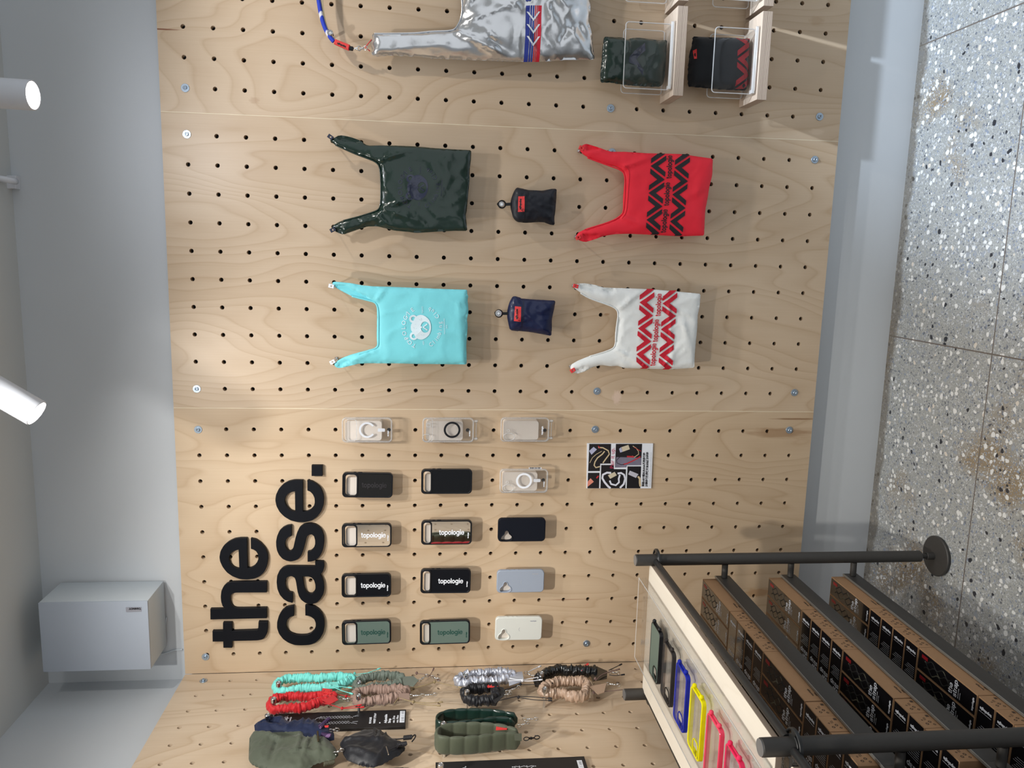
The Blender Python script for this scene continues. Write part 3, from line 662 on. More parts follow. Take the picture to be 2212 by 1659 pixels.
def peg(fr, u, v, d, lab, r=.0042, head=.0085, L0=-.017):
    a, b = fr.P(u, v, d); t = thing('display_peg', lab, 'peg', fr.F(a, b, 0), 'metal pegs plugged into the pegboards')
    p0 = fr.F(a, b, L0 if L0 > 0 else .0004); p1 = fr.F(a, b, d); ax = Vector(p1) - Vector(p0); ax.normalize()
    mk('pin', cyl(p0, p1, r, 12), chrome, t, 40)
    V_, F_ = lathe(p1, ax, [(r, -.012), (head - .001, -.012), (head, -.011), (head, .0015), (head - .0015, .003), (head * .62, .003), (head * .50, .0015), (head * .48, -.004), (.0003, -.004)], 24)
    mk('head', (V_, F_), steel_head, t, 40)
    return t
green_cloth = fabric('dark_green_ripstop', S(20, 42, 34), .24, 0, .25, 0, .30, 60, .5)
teal_cloth = fabric('aqua_nylon', S(126, 220, 230), .55, .1, 0, 0, .25, 70)
red_cloth = fabric('coral_red_nylon', S(246, 36, 58), .55, .1, 0, 0, .25, 70)
white_cloth = fabric('off_white_nylon', S(236, 239, 238), .55, .1, 0, 0, .3, 60)
navy_cloth = fabric('navy_nylon', S(10, 24, 66), .38, 0, .25, 0, .3, 70)
black_cloth = fabric('blue_black_nylon', S(11, 15, 28), .45, .05, .1, 0, .3, 70)
silver_cloth = fabric('silver_foil_cloth', (.70, .71, .73), .24, 0, 0, .92, .30, 35, .5, .04)
# ---- prints
def quad_map(q):
    """bilinear map of (s,t) in the unit square on four pixel corners: s along the text, t up"""
    (a, b, c, d) = q      # (s0,t0),(s1,t0),(s1,t1),(s0,t1)
    return lambda s, t: (a[0] * (1 - s) * (1 - t) + b[0] * s * (1 - t) + c[0] * s * t + d[0] * (1 - s) * t, a[1] * (1 - s) * (1 - t) + b[1] * s * (1 - t) + c[1] * s * t + d[1] * (1 - s) * t)
def clip_x(p, x, keep):
    out = []; n = len(p)
    for i in range(n):
        a = p[i]; b = p[(i + 1) % n]; ia = (a[0] - x) * keep >= 0; ib = (b[0] - x) * keep >= 0
        if ia: out.append(a)
        if ia != ib: t = (x - a[0]) / (b[0] - a[0]); out.append((x, a[1] + (b[1] - a[1]) * t))
    return out
def chevrons(q, phase, period, fr, d, hf, eps, first_up=True, H=1.0, step=.010):
    """zigzag band of interlocking chevrons; period = half period in units of the band length"""
    m = quad_map(q); out = []
    k = -1; x = phase - period
    while x < 1 + period:
        up = (k % 2 == 0) == first_up; P_ = period / 247.0
        A = [[(-200, 0), (0, 1), (0, .507), (-108, 0)], [(200, 0), (108, 0), (0, .507), (0, 1)]]
        for arm in A:
            pl = [(x + px * P_, (py if up else 1 - py) * H) for px, py in arm]
            pl = clip_x(clip_x(pl, 0, 1), 1, -1) if True else pl
            if len(pl) < 3: continue
            wp = [fr.P(*m(s, t), d) for s, t in pl]
            if abs(area(wp)) < 1e-7: continue
            if area(wp) < 0: wp = wp[::-1]
            v, f = fill(resample(wp, step), [], step); out.append(([fr.F(a, b, hf(a, b) + eps) for a, b in v], f))
        x += period; k += 1
    return join(*out)
def arc_text(s, cx, cy, r, a0, a1, size, up_out, fr, P2, d, hf, eps, offset=0.0, sx=1.0):
    """characters along an arc in local print units; P2 maps local (x right, y up) to frame (a,b)"""
    vs = []; n = len(s)
    for i, ch in enumerate(s):
        if ch == ' ': continue
        V, Fc = font_mesh(ch, size, offset, align='CENTER', sx=sx)
        t = math.radians(a0 + (a1 - a0) * i / (n - 1)); er = Vector((math.cos(t), math.sin(t)))
        ey = er if up_out else -er; ex = Vector((ey.y, -ey.x)); base = Vector((cx, cy)) + er * r
        out = []
        for x, y in V:
            p = base + ex * x + ey * y; a, b = P2(p.x, p.y); out.append(fr.F(a, b, hf(a, b) + eps))
        vs.append((out, Fc))
    return join(*vs)
def bear_print(fr, d, hf, cu, cv, rot, sc, mat, parent, eps=.0016):
    """round club emblem: two arcs of lettering around a plain bear face; local unit = photo pixel"""
    c, s = math.cos(rot), math.sin(rot)
    def P2(x, y):
        x, y = x * sc, y * sc; xr = x * c - y * s; yr = x * s + y * c
        return fr.P(cu - yr, cv - xr, d)
    def pl(o, hs=()):
        oo = [P2(x, y) for x, y in o]; return (resample(oo, .006), [[P2(x, y) for x, y in h] for h in hs])
    head = [(0, 16.5), (6, 15.5), (9, 14), (13, 10), (17, 8.5), (22, 6.5), (26, 1), (28, -6), (27, -12), (23, -19), (17, -25), (9, -28.5), (0, -29.5), (-9, -28.5), (-17, -25), (-23, -19), (-27, -12), (-28, -6), (-26, 1), (-22, 6.5), (-17, 8.5), (-13, 10), (-9, 14), (-6, 15.5)]
    head = [(x, y * 1.0 + 12.5) for x, y in head]; muz = circ(0, -3.5, 12.6, 24, 9.8)
    fur = []
    for i in range(46):
        a = random.uniform(0, 2 * math.pi); r = random.uniform(.50, .86); x = math.cos(a) * 24 * r; y = 5 + math.sin(a) * 20 * r
        if math.hypot(x / 14.5, (y + 3.5) / 11.8) < 1.15 or y > 24: continue
        t = Vector((x, y - 2)).normalized() * random.uniform(1.6, 2.6); nn = Vector((-t.y, t.x)).normalized() * .28
        fur.append([(x - nn.x, y - nn.y), (x + t.x, y + t.y), (x + nn.x, y + nn.y)])
    ears = [pl(circ(sx * 19, 22.5, 9.2, 24), [circ(sx * 19.5, 22.5, 4.6, 16)]) for sx in (-1, 1)]
    v = flat(fr, [pl(smooth_poly(head, 1), [muz] + fur)] + ears + [pl(stroke([(-7, -8.5), (0, 1.2), (7, -8.5)], 2.9)), pl(circ(0, 5.2, 2.2, 12, 1.7))], eps, hf, .006)
    V = [v]
    V.append(arc_text('TOPOLOGIE', 0, -2, 43, 149, 33, 13, True, fr, P2, d, hf, eps, .055, 1.0))
    V.append(arc_text('Climbing Club', 0, 9, 50.5, 212, 329, 13, False, fr, P2, d, hf, eps, .008, .92))
    for s_, x, y, z in (('Seoul', -33, 36, 5), ('Beijing', 23, 36, 5), ('4229', -40, 0, 4.5), ('TOKYO', 31, 0, 4.5), ('MOUNTAINEERING', -17, -48, 4), ('2018', -5, -53, 4)):
        vt, ft = font_mesh(s_, z, .004); V.append(([fr.F(*(lambda q: (q[0], q[1], hf(*q) + eps))(P2(x + a, y + b))) for a, b in vt], ft))
    return mk('print', join(*V), mat, parent)
# ---- the four carrier bags
def carrier(lab, px, dips, cloth, loop_mat, loops, d, wr, thick=.0085, tabs=True):
    vf, hf = pillow(BW, px, d, thick, .012, wr, dips, step=.0075)
    us = [p[0] for p in px]; vs_ = [p[1] for p in px]; a, b = BW.P(max(us), sum(vs_) / len(vs_), d)
    t = thing('carrier_bag', lab, 'bag', (a, -d, b), 'small carrier bags hanging on the middle panel')
    mk('bag_body', vf, cloth, t, True)
    for (u, v, ang) in loops:
        ca, cb = BW.P(u, v, d); c, s = math.cos(ang), math.sin(ang)
        pts = [(ca + c * x - s * y, cb + s * x + c * y) for x, y in ((-.006, -.008), (.006, -.008), (.006, .009), (-.006, .009))]
        mk('hanging_loop', slab(BW, pts, [circ(ca, cb, .0028, 8)], d + .001, d + .007, .001), loop_mat, t)
    return t, hf
def seam(fr, px, hf, d, r, mat, parent, name='neck_binding', eps=.001):
    pts = smooth_poly([fr.P(u, v, d) for u, v in px], 2, False); pts = resample(pts, .006, False)
    mk(name, tube([fr.F(a, b, max(hf(a, b), d) + eps) for a, b in pts], r, 6), mat, parent, True)
def w(px, d=.05): return BW.P(px[0], px[1], d)
def fold(u0, v0, u1, v1, wd, h, d=.05, fr=BW):
    a = fr.P(u0, v0, d); b = fr.P(u1, v1, d); return (a[0], a[1], b[0], b[1], wd, h)
DB = .058
gp = C(650, 250, 4.809, [(300,248),(345,230),(400,200),(480,212),(560,235),(625,262),(655,290),(700,310),(820,308),(980,310),(1200,318),(1370,335),(1600,350),(1770,358),(1768,450),(1755,550),(1750,700),(1735,850),(1722,1000),(1712,1030),(1730,1197),(1600,1195),(1400,1205),(1200,1218),(1100,1205),(980,1195),(880,1170),(790,1148),(690,1152),(600,1180),(440,1235),(380,1215),(330,1180),(320,1150),(380,1110),(440,1085),(600,1045),(740,1005),(790,985),(815,960),(826,900),(832,750),(828,600),(820,530),(800,500),(770,475),(700,445),(560,395),(430,340),(350,300),(310,265)])
gd = [(C(650, 250, 4.809, [(345,235),(400,208),(480,218),(560,240),(640,278),(600,300),(500,285),(400,262)]), .014), (C(650, 250, 4.809, [(352,1168),(430,1160),(438,1200),(400,1215),(365,1195)]), .014)]
gf = [fold(823, 450, 880, 432, .006, .012), fold(823, 450, 900, 475, .008, .010), fold(826, 345, 905, 318, .008, .010), fold(905, 318, 960, 340, .02, .006), fold(815, 460, 840, 490, .008, .012), fold(780, 335, 820, 345, .006, .009), fold(780, 480, 815, 470, .006, .009)]
bag, hf = carrier('dark green glossy carrier bag with embossed bear club print', gp, gd, green_cloth, navy_ink, [(714.5, 296.5, -.6), (719.5, 496.5, .5)], DB, wrinkle(1, .0035, 16, gf))
bear_print(BW, DB, hf, 908, 406, -.04, .98, navy_ink, bag)
seam(BW, C(650, 250, 4.809, [(360,305),(560,397),(700,447),(775,478),(822,530),(832,700),(832,880),(820,960),(780,992),(600,1050),(440,1090)]), hf, DB, .0022, green_cloth, bag)
tp = C(650, 560, 4.809, [(325,245),(345,232),(420,238),(530,250),(640,272),(760,282),(900,285),(1200,297),(1500,310),(1700,316),(1728,318),(1728,365),(1740,385),(1730,420),(1738,490),(1740,560),(1725,620),(1732,700),(1725,800),(1718,900),(1722,1000),(1722,1094),(1500,1090),(1200,1088),(1000,1082),(820,1082),(700,1080),(600,1085),(520,1105),(440,1125),(390,1132),(355,1118),(345,1090),(370,1060),(430,1025),(520,990),(640,958),(720,935),(770,920),(792,890),(787,800),(790,650),(790,520),(780,475),(750,440),(700,425),(600,405),(520,380),(440,340),(370,300),(330,270)])
td = [(C(650, 560, 4.809, [(345,252),(440,262),(520,298),(600,340),(700,390),(735,425),(620,402),(500,374),(400,318)]), .016), (C(650, 560, 4.809, [(360,1105),(420,1050),(540,1030),(600,1000),(540,1045),(470,1090),(400,1122)]), .012)]
bag, hf = carrier('aqua carrier bag with white bear club print', tp, td, teal_cloth, white_ink, [(716.5, 618, -.2), (719, 781.5, .5)], DB + .004, wrinkle(2, .0022, 14, [fold(812, 650, 830, 625, .006, .008), fold(812, 755, 770, 770, .006, .007), fold(990, 655, 1000, 780, .012, .004)]))
bear_print(BW, DB + .004, hf, 915, 706, .03, .96, teal_ink, bag)
seam(BW, C(650, 560, 4.809, [(530,385),(700,428),(765,445),(795,480),(808,560),(806,750),(808,880),(795,915),(740,940),(600,985)]), hf, DB + .004, .0026, teal_cloth, bag)
rp_ = C(1050, 280, 4.0218, [(808,160),(830,140),(865,122),(900,130),(980,155),(1040,178),(1090,192),(1200,192),(1400,205),(1550,208),(1700,212),(1850,235),(1972,252),(1965,400),(1940,500),(1925,600),(1905,700),(1900,800),(1895,920),(1700,928),(1550,920),(1400,912),(1250,905),(1120,908),(1020,925),(940,955),(860,978),(800,960),(782,925),(800,895),(870,860),(1000,825),(1100,790),(1160,760),(1190,720),(1190,600),(1202,450),(1200,390),(1180,350),(1120,320),(1050,305),(960,275),(880,240),(830,205)])
rd = [(C(1050, 280, 4.0218, [(866,132),(980,162),(1075,192),(1000,197),(900,188),(866,178)]), .016), (C(1050, 280, 4.0218, [(825,905),(900,905),(1000,915),(940,948),(862,970)]), .016)]
bag, hf = carrier('coral red carrier bag with black chevrons and lettering', rp_, rd, red_cloth, red_label, [(1256, 320.5, -.4), (1249, 513, .5)], DB, wrinkle(3, .0022, 14, [fold(1345, 362, 1400, 340, .008, .008), fold(1340, 468, 1390, 490, .008, .008), fold(1500, 420, 1520, 360, .02, .004)]))
mk('print', join(chevrons([(1423.5, 507), (1438.5, 332), (1406, 331.5), (1391.8, 507)], (507 - 475.2) / 175, 28.9 / 175, BW, DB, hf, .0016, True),
                 chevrons([(1472.5, 509.5), (1489.8, 333), (1457.5, 332.5), (1443, 509.5)], (509.5 - 478.5) / 177, 28.9 / 177, BW, DB, hf, .0016, True),
                 *[gtext('topologie', BW, w((u, v), DB), w((u - .17, v - 1), DB) and tuple(Vector(w((u + .055, v - 1), DB)) - Vector(w((u, v), DB))), tuple(Vector(w((u - 1, v), DB)) - Vector(w((u, v), DB))), 8.4, .0016, hf, 50.5) for u, v in ((1437, 503), (1442.6, 445), (1448, 386.5))]), black_ink, bag)
seam(BW, C(1050, 280, 4.0218, [(880,245),(1050,308),(1180,352),(1206,400),(1205,500),(1195,700),(1180,740),(1100,795),(870,865)]), hf, DB, .0022, red_cloth, bag)
seam(BW, C(1050, 280, 4.0218, [(1190,320),(1232,345),(1238,420),(1222,600),(1215,720),(1175,770)]), hf, DB, .0014, red_cloth, bag, 'stitched_hem')
wp_ = C(1050, 560, 4.0218, [(758,225),(800,212),(850,208),(900,215),(960,225),(1010,245),(1140,250),(1300,255),(1450,262),(1600,275),(1760,290),(1864,300),(1858,400),(1840,480),(1835,600),(1825,700),(1812,850),(1812,942),(1650,955),(1500,955),(1350,950),(1200,945),(1140,925),(1090,930),(1000,920),(920,940),(860,975),(790,995),(745,975),(730,945),(740,915),(800,880),(900,840),(1000,810),(1080,785),(1122,750),(1120,650),(1132,550),(1145,470),(1130,430),(1080,400),(1000,375),(900,340),(820,290),(765,250)])
wd_ = [(C(1050, 560, 4.0218, [(815,215),(900,224),(1010,250),(1135,262),(1090,296),(1000,275),(900,268),(815,262)]), .016), (C(1050, 560, 4.0218, [(772,945),(900,932),(850,962),(785,982)]), .014), (C(1050, 560, 4.0218, [(1145,480),(1180,520),(1175,620),(1150,720),(1125,750),(1124,650),(1134,550)]), .006)]
bag, hf = carrier('off white carrier bag with red chevrons and lettering', wp_, wd_, white_cloth, red_label, [(1243.5, 618, -.2), (1237, 799.5, .6)], DB, wrinkle(4, .0030, 17, [fold(1335, 665, 1385, 625, .007, .009), fold(1330, 755, 1390, 790, .008, .009), fold(1425, 790, 1470, 740, .008, .006), fold(1440, 650, 1450, 800, .006, .005), fold(1470, 690, 1500, 790, .01, .005)]))
mk('print', join(chevrons([(1400.5, 796.5), (1412.6, 624), (1381, 623.5), (1371, 796)], (796.3 - 764.6) / 172.5, 27.9 / 172.5, BW, DB, hf, .0030, True),
                 chevrons([(1449.5, 798), (1462.5, 627), (1431, 628), (1419.5, 798)], (798 - 766) / 171, 27.9 / 171, BW, DB, hf, .0030, True),
                 *[gtext('topologie', BW, w((u, v), DB), tuple(Vector(w((u + .06, v - 1), DB)) - Vector(w((u, v), DB))), tuple(Vector(w((u - 1, v), DB)) - Vector(w((u, v), DB))), 8.2, .0026, hf, 48.5) for u, v in ((1413, 789.5), (1418.5, 738), (1424.4, 682.5))]), red_ink, bag)
seam(BW, C(1050, 560, 4.0218, [(820,295),(900,343),(1080,403),(1132,432),(1148,475),(1136,560),(1124,660),(1124,750),(1085,788),(900,843)]), hf, DB, .0022, white_cloth, bag)
for u, v, lab in [(716, 298, 'peg holding the upper handle of the dark green bag'), (721, 495, 'peg holding the lower handle of the dark green bag'), (719, 618.5, 'peg holding the upper handle of the aqua bag'), (722, 780, 'peg holding the lower handle of the aqua bag'),
                  (1258, 321, 'peg holding the upper handle of the coral red bag'), (1251, 511, 'peg holding the lower handle of the coral red bag'), (1245.5, 619, 'peg holding the upper handle of the white bag'), (1239, 797, 'peg holding the lower handle of the white bag')]:
    a, b = BW.P(u, v, DB)
    t = thing('display_peg', lab, 'peg', (a, 0, b), 'metal pegs plugged into the pegboards'); mk('pin', cyl((a, -.0004, b), (a, -DB + .003, b), .0028, 12), chrome, t, 40); mk('collar', cyl((a, -.0004, b), (a, -.006, b), .006, 16, .001), chrome, t, 40)
# ---- folded pouches
def pouch(lab, px, flap, label_q, cloth, ring, d, seed):
    vf, hf = pillow(BW, px, d, .017, .016, wrinkle(seed, .0035, 26, [fold(px[0][0] + 40, px[0][1], px[0][0] + 75, px[0][1] + 30, .01, .004)]), step=.006)
    a, b = BW.P(px[len(px) // 2][0], px[0][1], d)
    t = thing('pouch', lab, 'pouch', (a, -d, b), 'small folded bag pouches')
    mk('pouch_body', vf, cloth, t, True)
    fp = [BW.P(u, v, d) for u, v in flap]; fp = resample(smooth_poly(fp, 1), .006); fp = fp if area(fp) > 0 else fp[::-1]
    V2, F2 = fill(fp, [], .006); n = len(V2); V = [BW.F(x, y, hf(x, y) + .0035) for x, y in V2] + [BW.F(x, y, hf(x, y) - .001) for x, y in V2]
    Fc = list(F2) + [[i + n for i in f[::-1]] for f in F2] + [(i, n + i, n + (i + 1) % len(fp), (i + 1) % len(fp)) for i in range(len(fp))]
    mk('flap', (V, Fc), cloth, t, 50)
    q = [BW.P(u, v, d) for u, v in label_q]; q = q if area(q) > 0 else q[::-1]
    V2, F2 = fill(resample(q, .005), [], .005); lb = mk('woven_label', ([BW.F(x, y, hf(x, y) + .0052) for x, y in V2], F2), red_label, t)
    cx = sum(p[0] for p in q) / 4; cy = sum(p[1] for p in q) / 4
    hL = lambda x, y: hf(x, y)
    tx = font_mesh('topologie', .0085, .0006); o_ = (cx + .016, cy + .0045)
    mk('label_print', join(place2(tx, o_, (-1, 0), (0, -1), BW, .0056, hL), flat(BW, [(stroke([(cx - .022, cy - .007), (cx - .0185, cy), (cx - .015, cy - .007)], .0022), [])], .0056, hL)), black_ink, lb)
    ra, rb = BW.P(ring[0], ring[1], d)
    ea, eb = BW.P(*ring[2], d)
    mk('hanging_strap', slab(BW, stroke([(ra, rb - .010), (ea, eb)], .009), [], d + .002, d + .006, .0008), black_rubber, t)
    mk('hanging_ring', slab(BW, circ(ra, rb, .0135, 28), [circ(ra, rb, .0092, 24)], d + .001, d + .007, .0015), black_rubber, t, 40)
    return t
p1 = C(1100, 390, 16.59, [(45,830),(60,700),(110,530),(180,370),(265,250),(400,280),(560,310),(700,340),(1000,352),(1200,362),(1400,320),(1550,290),(1705,300),(1700,400),(1690,650),(1670,900),(1650,1150),(1612,1350),(1640,1600),(1500,1590),(1350,1540),(1240,1490),(1000,1490),(600,1520),(300,1490),(200,1410),(130,1310),(90,1150),(50,980)])
f1 = C(1100, 390, 16.59, [(40,830),(60,700),(110,530),(180,370),(265,245),(400,275),(565,305),(545,600),(530,1000),(520,1510),(300,1490),(200,1410),(130,1310),(90,1150),(45,980)])
pouch('blue-black folded pouch hanging from a black ring under the green bag', p1, f1, C(1100, 390, 16.59, [(290,1135),(518,1130),(522,578),(300,582)]), black_cloth, (1084, 441.6, (1104, 441)), .045, 11)
p2 = C(1050, 560, 4.0218, [(183,470),(188,430),(200,380),(235,318),(300,340),(420,350),(520,355),(604,360),(592,430),(572,520),(572,600),(567,667),(480,650),(380,632),(300,625),(208,617),(196,570),(188,520)])
f2 = C(1050, 560, 4.0218, [(181,470),(188,430),(200,380),(235,315),(320,340),(308,450),(300,628),(208,618),(196,570),(186,520)])
pouch('navy blue folded pouch hanging from a chrome ball peg', p2, f2, C(1050, 560, 4.0218, [(236,533),(294,538),(299,410),(246,405)]), navy_cloth, (1077.5, 677, (1098, 677)), .045, 12)
peg(BW, 1083.5, 441, .062, 'chrome peg through the black ring of the blue-black pouch')
peg(BW, 1077, 677, .064, 'chrome ball peg holding the navy pouch', .004, .0105)
# ---- silver bag and its rope
DS = .05
lo = C(650, 0, 3.16, [(1095,-30),(1100,60),(1090,130),(1055,195),(1020,210),(900,212),(780,225),(600,228),(485,228),(490,270),(470,290),(488,330),(480,370),(510,385),(600,378),(800,385),(900,400),(1000,402),(1100,407),(1300,414),(1500,421),(1630,422),(1800,410),(1990,406),(2008,398),(1995,330),(1985,220),(1965,150),(1978,60),(1968,-30)])
MV = -75.0
hi = [(u, 2 * MV - v) for u, v in lo][::-1]
sp_ = lo + [(1275, -60), (1270, -90)] + hi
sf = [fold(972, 64, 1110, 12, .008, .012), fold(972, 66, 1105, 128, .012, .016), fold(800, 82, 960, 70, .012, .009), fold(810, 112, 960, 100, .010, .008), fold(1105, 12, 1120, 20, .006, .012), fold(1200, 0, 1235, 35, .016, .014), fold(1250, 60, 1280, 110, .02, -.010), fold(985, 40, 1050, -40, .01, .012), fold(1180, 20, 1200, 60, .010, .008), fold(1060, 90, 1100, 120, .012, -.010), fold(1210, 90, 1260, 20, .015, -.008)]
vf, hf = pillow(BW, sp_, DS, .030, .035, wrinkle(21, .0060, 13, sf), step=.008)
a, b = BW.P(1280, -60, DS); bag = thing('tote_bag', 'large silver foil carrier bag with blue and red striped band', 'bag', (a, -DS, b))
mk('bag_body', vf, silver_cloth, bag, True)
def sl(u0, u1, du, v0=19, v1=134):     # stripe between pixel columns, leaning by du
    q = [(u0, v1), (u0 + du, v0), (u1 + du, v0), (u1, v1)]; q = [BW.P(u, v, DS) for u, v in q]
    if area(q) < 0: q = q[::-1]
    v, f = fill(resample(q, .006), [], .007); return [BW.F(x, y, hf(x, y) + .0022) for x, y in v], f
band_blue = plain('royal_blue_print', S(38, 56, 150), .45, var=.04); band_red = plain('scarlet_print', S(206, 26, 52), .45, var=.04)
mk('blue_stripe', join(sl(1131, 1139.6, 2.6), sl(1141, 1144.5, 2.6), sl(1146, 1149, 2.6)), band_blue, bag)
mk('red_stripe', join(sl(1150.3, 1152.6, 2.6), sl(1154, 1156.2, 2.6), sl(1157, 1164.5, 2.6)), band_red, bag)
cv = []
for v in (52, 79, 104.5):
    for s_ in (-1, 1):
        q = [(1149.5, v), (1149.5, v - 6), (1149.5 + s_ * 10.5, v - 20.5), (1149.5 + s_ * 14.5, v - 20.5)]; q = [BW.P(x, y, DS) for x, y in q]
        if area(q) < 0: q = q[::-1]
        vv, ff = fill(resample(q, .005), [], .006); cv.append(([BW.F(x, y, hf(x, y) + .0032) for x, y in vv], ff))
mk('white_chevron', join(*cv), white_ink, bag)
mk('print', gtext('topologie', BW, BW.P(1144.5, 10.5, DS), tuple(Vector(BW.P(1144.5, 9.5, DS)) - Vector(BW.P(1144.5, 10.5, DS))), tuple(Vector(BW.P(1143.5, 10.5, DS)) - Vector(BW.P(1144.5, 10.5, DS))), 8.5, .0024, hf), band_blue, bag)
tm = font_mesh('Tw', 14, .01, .3); e1 = Vector(BW.P(1164, 10, DS)); mk('script_print', place2(tm, tuple(e1), tuple(Vector(BW.P(1164, 9, DS)) - e1), tuple(Vector(BW.P(1163, 10, DS)) - e1), BW, .0024, hf), band_red, bag)
seam(BW, C(650, 0, 3.16, [(1095,-20),(1102,60),(1092,130),(1057,196),(1022,211),(900,214),(780,227),(600,230),(500,230)]), hf, DS, .0024, silver_cloth, bag, 'neck_binding')
rope = rope_mat('blue_climbing_rope', S(34, 62, 190), S(225, 225, 235))
rp1 = C(670, 0, 12.76, [(245,-900),(215,-500),(205,-200),(230,0),(250,130),(285,350),(345,600),(430,830),(530,1000),(650,1150)])
rp1 = resample(smooth_poly([BW.P(u, v, .055) for u, v in rp1], 2, False), .012, False)
t = thing('rope_strap', 'blue flecked rope strap clipped to the silver bag', 'strap', BW.F(*rp1[-1], .055))
mk('rope', tube([BW.F(x, y, .055) for x, y in rp1], .0062, 10), rope, t, True)
r2 = resample(smooth_poly([BW.P(u, v, .052) for u, v in C(670, 0, 12.76, [(330,-900),(310,-300),(325,0),(335,130),(355,300),(400,560),(480,820),(530,900)])], 2, False), .012, False)
mk('cream_cord', tube([BW.F(x, y, .052) for x, y in r2], .0028, 8), plain('cream_cord', S(214, 200, 160), .7), t, True)
q = [BW.P(u, v, .058) for u, v in C(670, 0, 12.76, [(695,1085),(1100,1245),(1065,1390),(655,1210)])]
tab = mk('red_label_tab', slab(BW, q, [], .050, .064, .002), red_label, t, 40)
e1 = Vector(BW.P(*C(670, 0, 12.76, [(1010, 1330)])[0], .064)); ex = (Vector(BW.P(*C(670, 0, 12.76, [(700, 1195)])[0], .064)) - e1).normalized(); ey = Vector((-ex.y, ex.x))
mk('label_print', join(place2(font_mesh('topologie', .007, .0005), tuple(e1 + ex * .004 - ey * .004), tuple(ex), tuple(ey), BW, .0648)), black_ink, tab)
k0 = Vector(BW.F(*BW.P(*C(670, 0, 12.76, [(1075, 1325)])[0], .057), .057)); k1 = Vector(BW.F(*BW.P(*C(670, 0, 12.76, [(1190, 1350)])[0], .057), .057))
mk('end_sleeve', cyl(k0, k1, .0066, 16, .0015), black_rubber, t, 40)
cl = [Vector(BW.F(*BW.P(*C(670, 0, 12.76, [(x, y)])[0], .057), .057)) for x, y in ((1200, 1345), (1270, 1340), (1350, 1335), (1440, 1332), (1520, 1325))]
mk('snap_clasp', join(cyl(cl[0], cl[1], .003, 12), sphere(cl[1], .0046), torus(cl[2], (0, 1, .4), .0062, .0016), cyl(cl[2], cl[3], .0026, 12), torus(cl[4], (0, 1, -.3), .0058, .0015), sphere(cl[3], .004)), chrome, t, True)
lp = [BW.P(*C(670, 0, 12.76, [(x, y)])[0], .057) for x, y in ((1695, 1090), (1520, 1300), (1650, 1410))]
mk('red_cord_loop', tube([BW.F(*q_, .057) for q_ in lp], .0016, 8), red_label, bag, True)
peg(BW, 713, 70.5, .060, 'chrome peg holding the blue rope strap', .004, .0085)
# ------------------------------------------------------------------ display ledges, acrylic holders and folded bags
ply_top = plywood('ledge_plywood', 9, (.70, .58, .47), (.56, .43, .33), axis='x', contrast=.3); ply_e = ply_edge('ledge_plywood_edge')
def ledge(x0, x1, zt, lab):
    t = thing('display_ledge', lab, 'ledge', ((x0 + x1) / 2, 0, zt - .031), 'plywood ledges on the pegboard')
    mk('lower_board', box(x0, x1, -.143, -.0006, zt - .031, zt - .0157, .0004), ply_e, t)
    mk('upper_board', box(x0, x1, -.143, -.0006, zt - .0153, zt - .0008, .0004), ply_e, t)
    mk('top_face', box(x0 + .0003, x1 - .0003, -.1427, -.0006, zt - .0008, zt), ply_top, t)
    return t
def holder(x0, x1, zt, htop, lab):
    t = thing('acrylic_holder', lab, 'holder', ((x0 + x1) / 2, -.07, zt), 'clear acrylic holders on the ledges')
    for nm, y, h in (('front_plate', .107, htop), ('back_plate', .030, htop - .012)):
        pl = rrect((x0 + x1) / 2, zt + .004 + h / 2, x1 - x0, h - .002, .010, 4)
        p = mk(nm, slab(BW, pl, [], y, y + .003), acrylic, t)
        mk('polished_edge', tube([BW.F(a_, b_, y + .0015) for a_, b_ in pl + pl[:1]], .0016, 6, caps=False), acrylic_edge, p)
    mk('foot', box(x0 - .004, x1 + .004, -.134, -.020, zt + .0004, zt + .0054, .001), acrylic, t)
    mk('front_lip', box(x0 - .002, x1 + .002, -.134, -.129, zt + .0056, zt + .014, .001), acrylic_edge, t)
    mk('end_block', box(x0 - .002, x0 + .010, -.1285, -.111, zt + .0056, zt + .013, .001), acrylic_edge, t)
ledge(.945, 1.202, .893, 'plywood ledge under the folded dark green bag'); ledge(.945, 1.202, .628, 'plywood ledge under the folded black bag')
ledge(1.217, 1.475, .893, 'upper plywood ledge cut off by the right side of the view'); ledge(1.217, 1.475, .628, 'lower plywood ledge cut off by the right side of the view')
holder(.967, 1.158, .893, .145, 'clear acrylic holder around the folded dark green bag'); holder(.967, 1.158, .628, .130, 'clear acrylic holder around the folded black bag')
holder(1.239, 1.430, .893, .145, 'clear acrylic holder on the upper cut off ledge'); holder(1.239, 1.430, .628, .130, 'clear acrylic holder on the lower cut off ledge')
fg = [(1305,79),(1325,80),(1346,81),(1354,86),(1364,82),(1380,81),(1400,84),(1430,87),(1442,86),(1440,110),(1438,140),(1436,165),(1433,180),(1427,187),(1400,187),(1372,185),(1340,182),(1320,178),(1298,178),(1297,165),(1298,150),(1300,130),(1302,105)]
vf, hf = pillow(BW, fg, .072, .022, .012, wrinkle(31, .0055, 22, [fold(1303, 90, 1298, 160, .006, .007, .07), fold(1354, 88, 1350, 120, .006, .009, .07), fold(1362, 165, 1345, 180, .006, .008, .07), fold(1385, 150, 1420, 100, .004, .004, .07), fold(1320, 170, 1300, 178, .008, .008, .07)]), step=.007, back=.022, zmin=.900)
a, b = BW.P(1440, 135, .072); t = thing('folded_bag', 'dark green glossy bag folded in the acrylic holder', 'bag', (a, -.072, b)); mk('folded_cloth', vf, green_cloth, t, True)
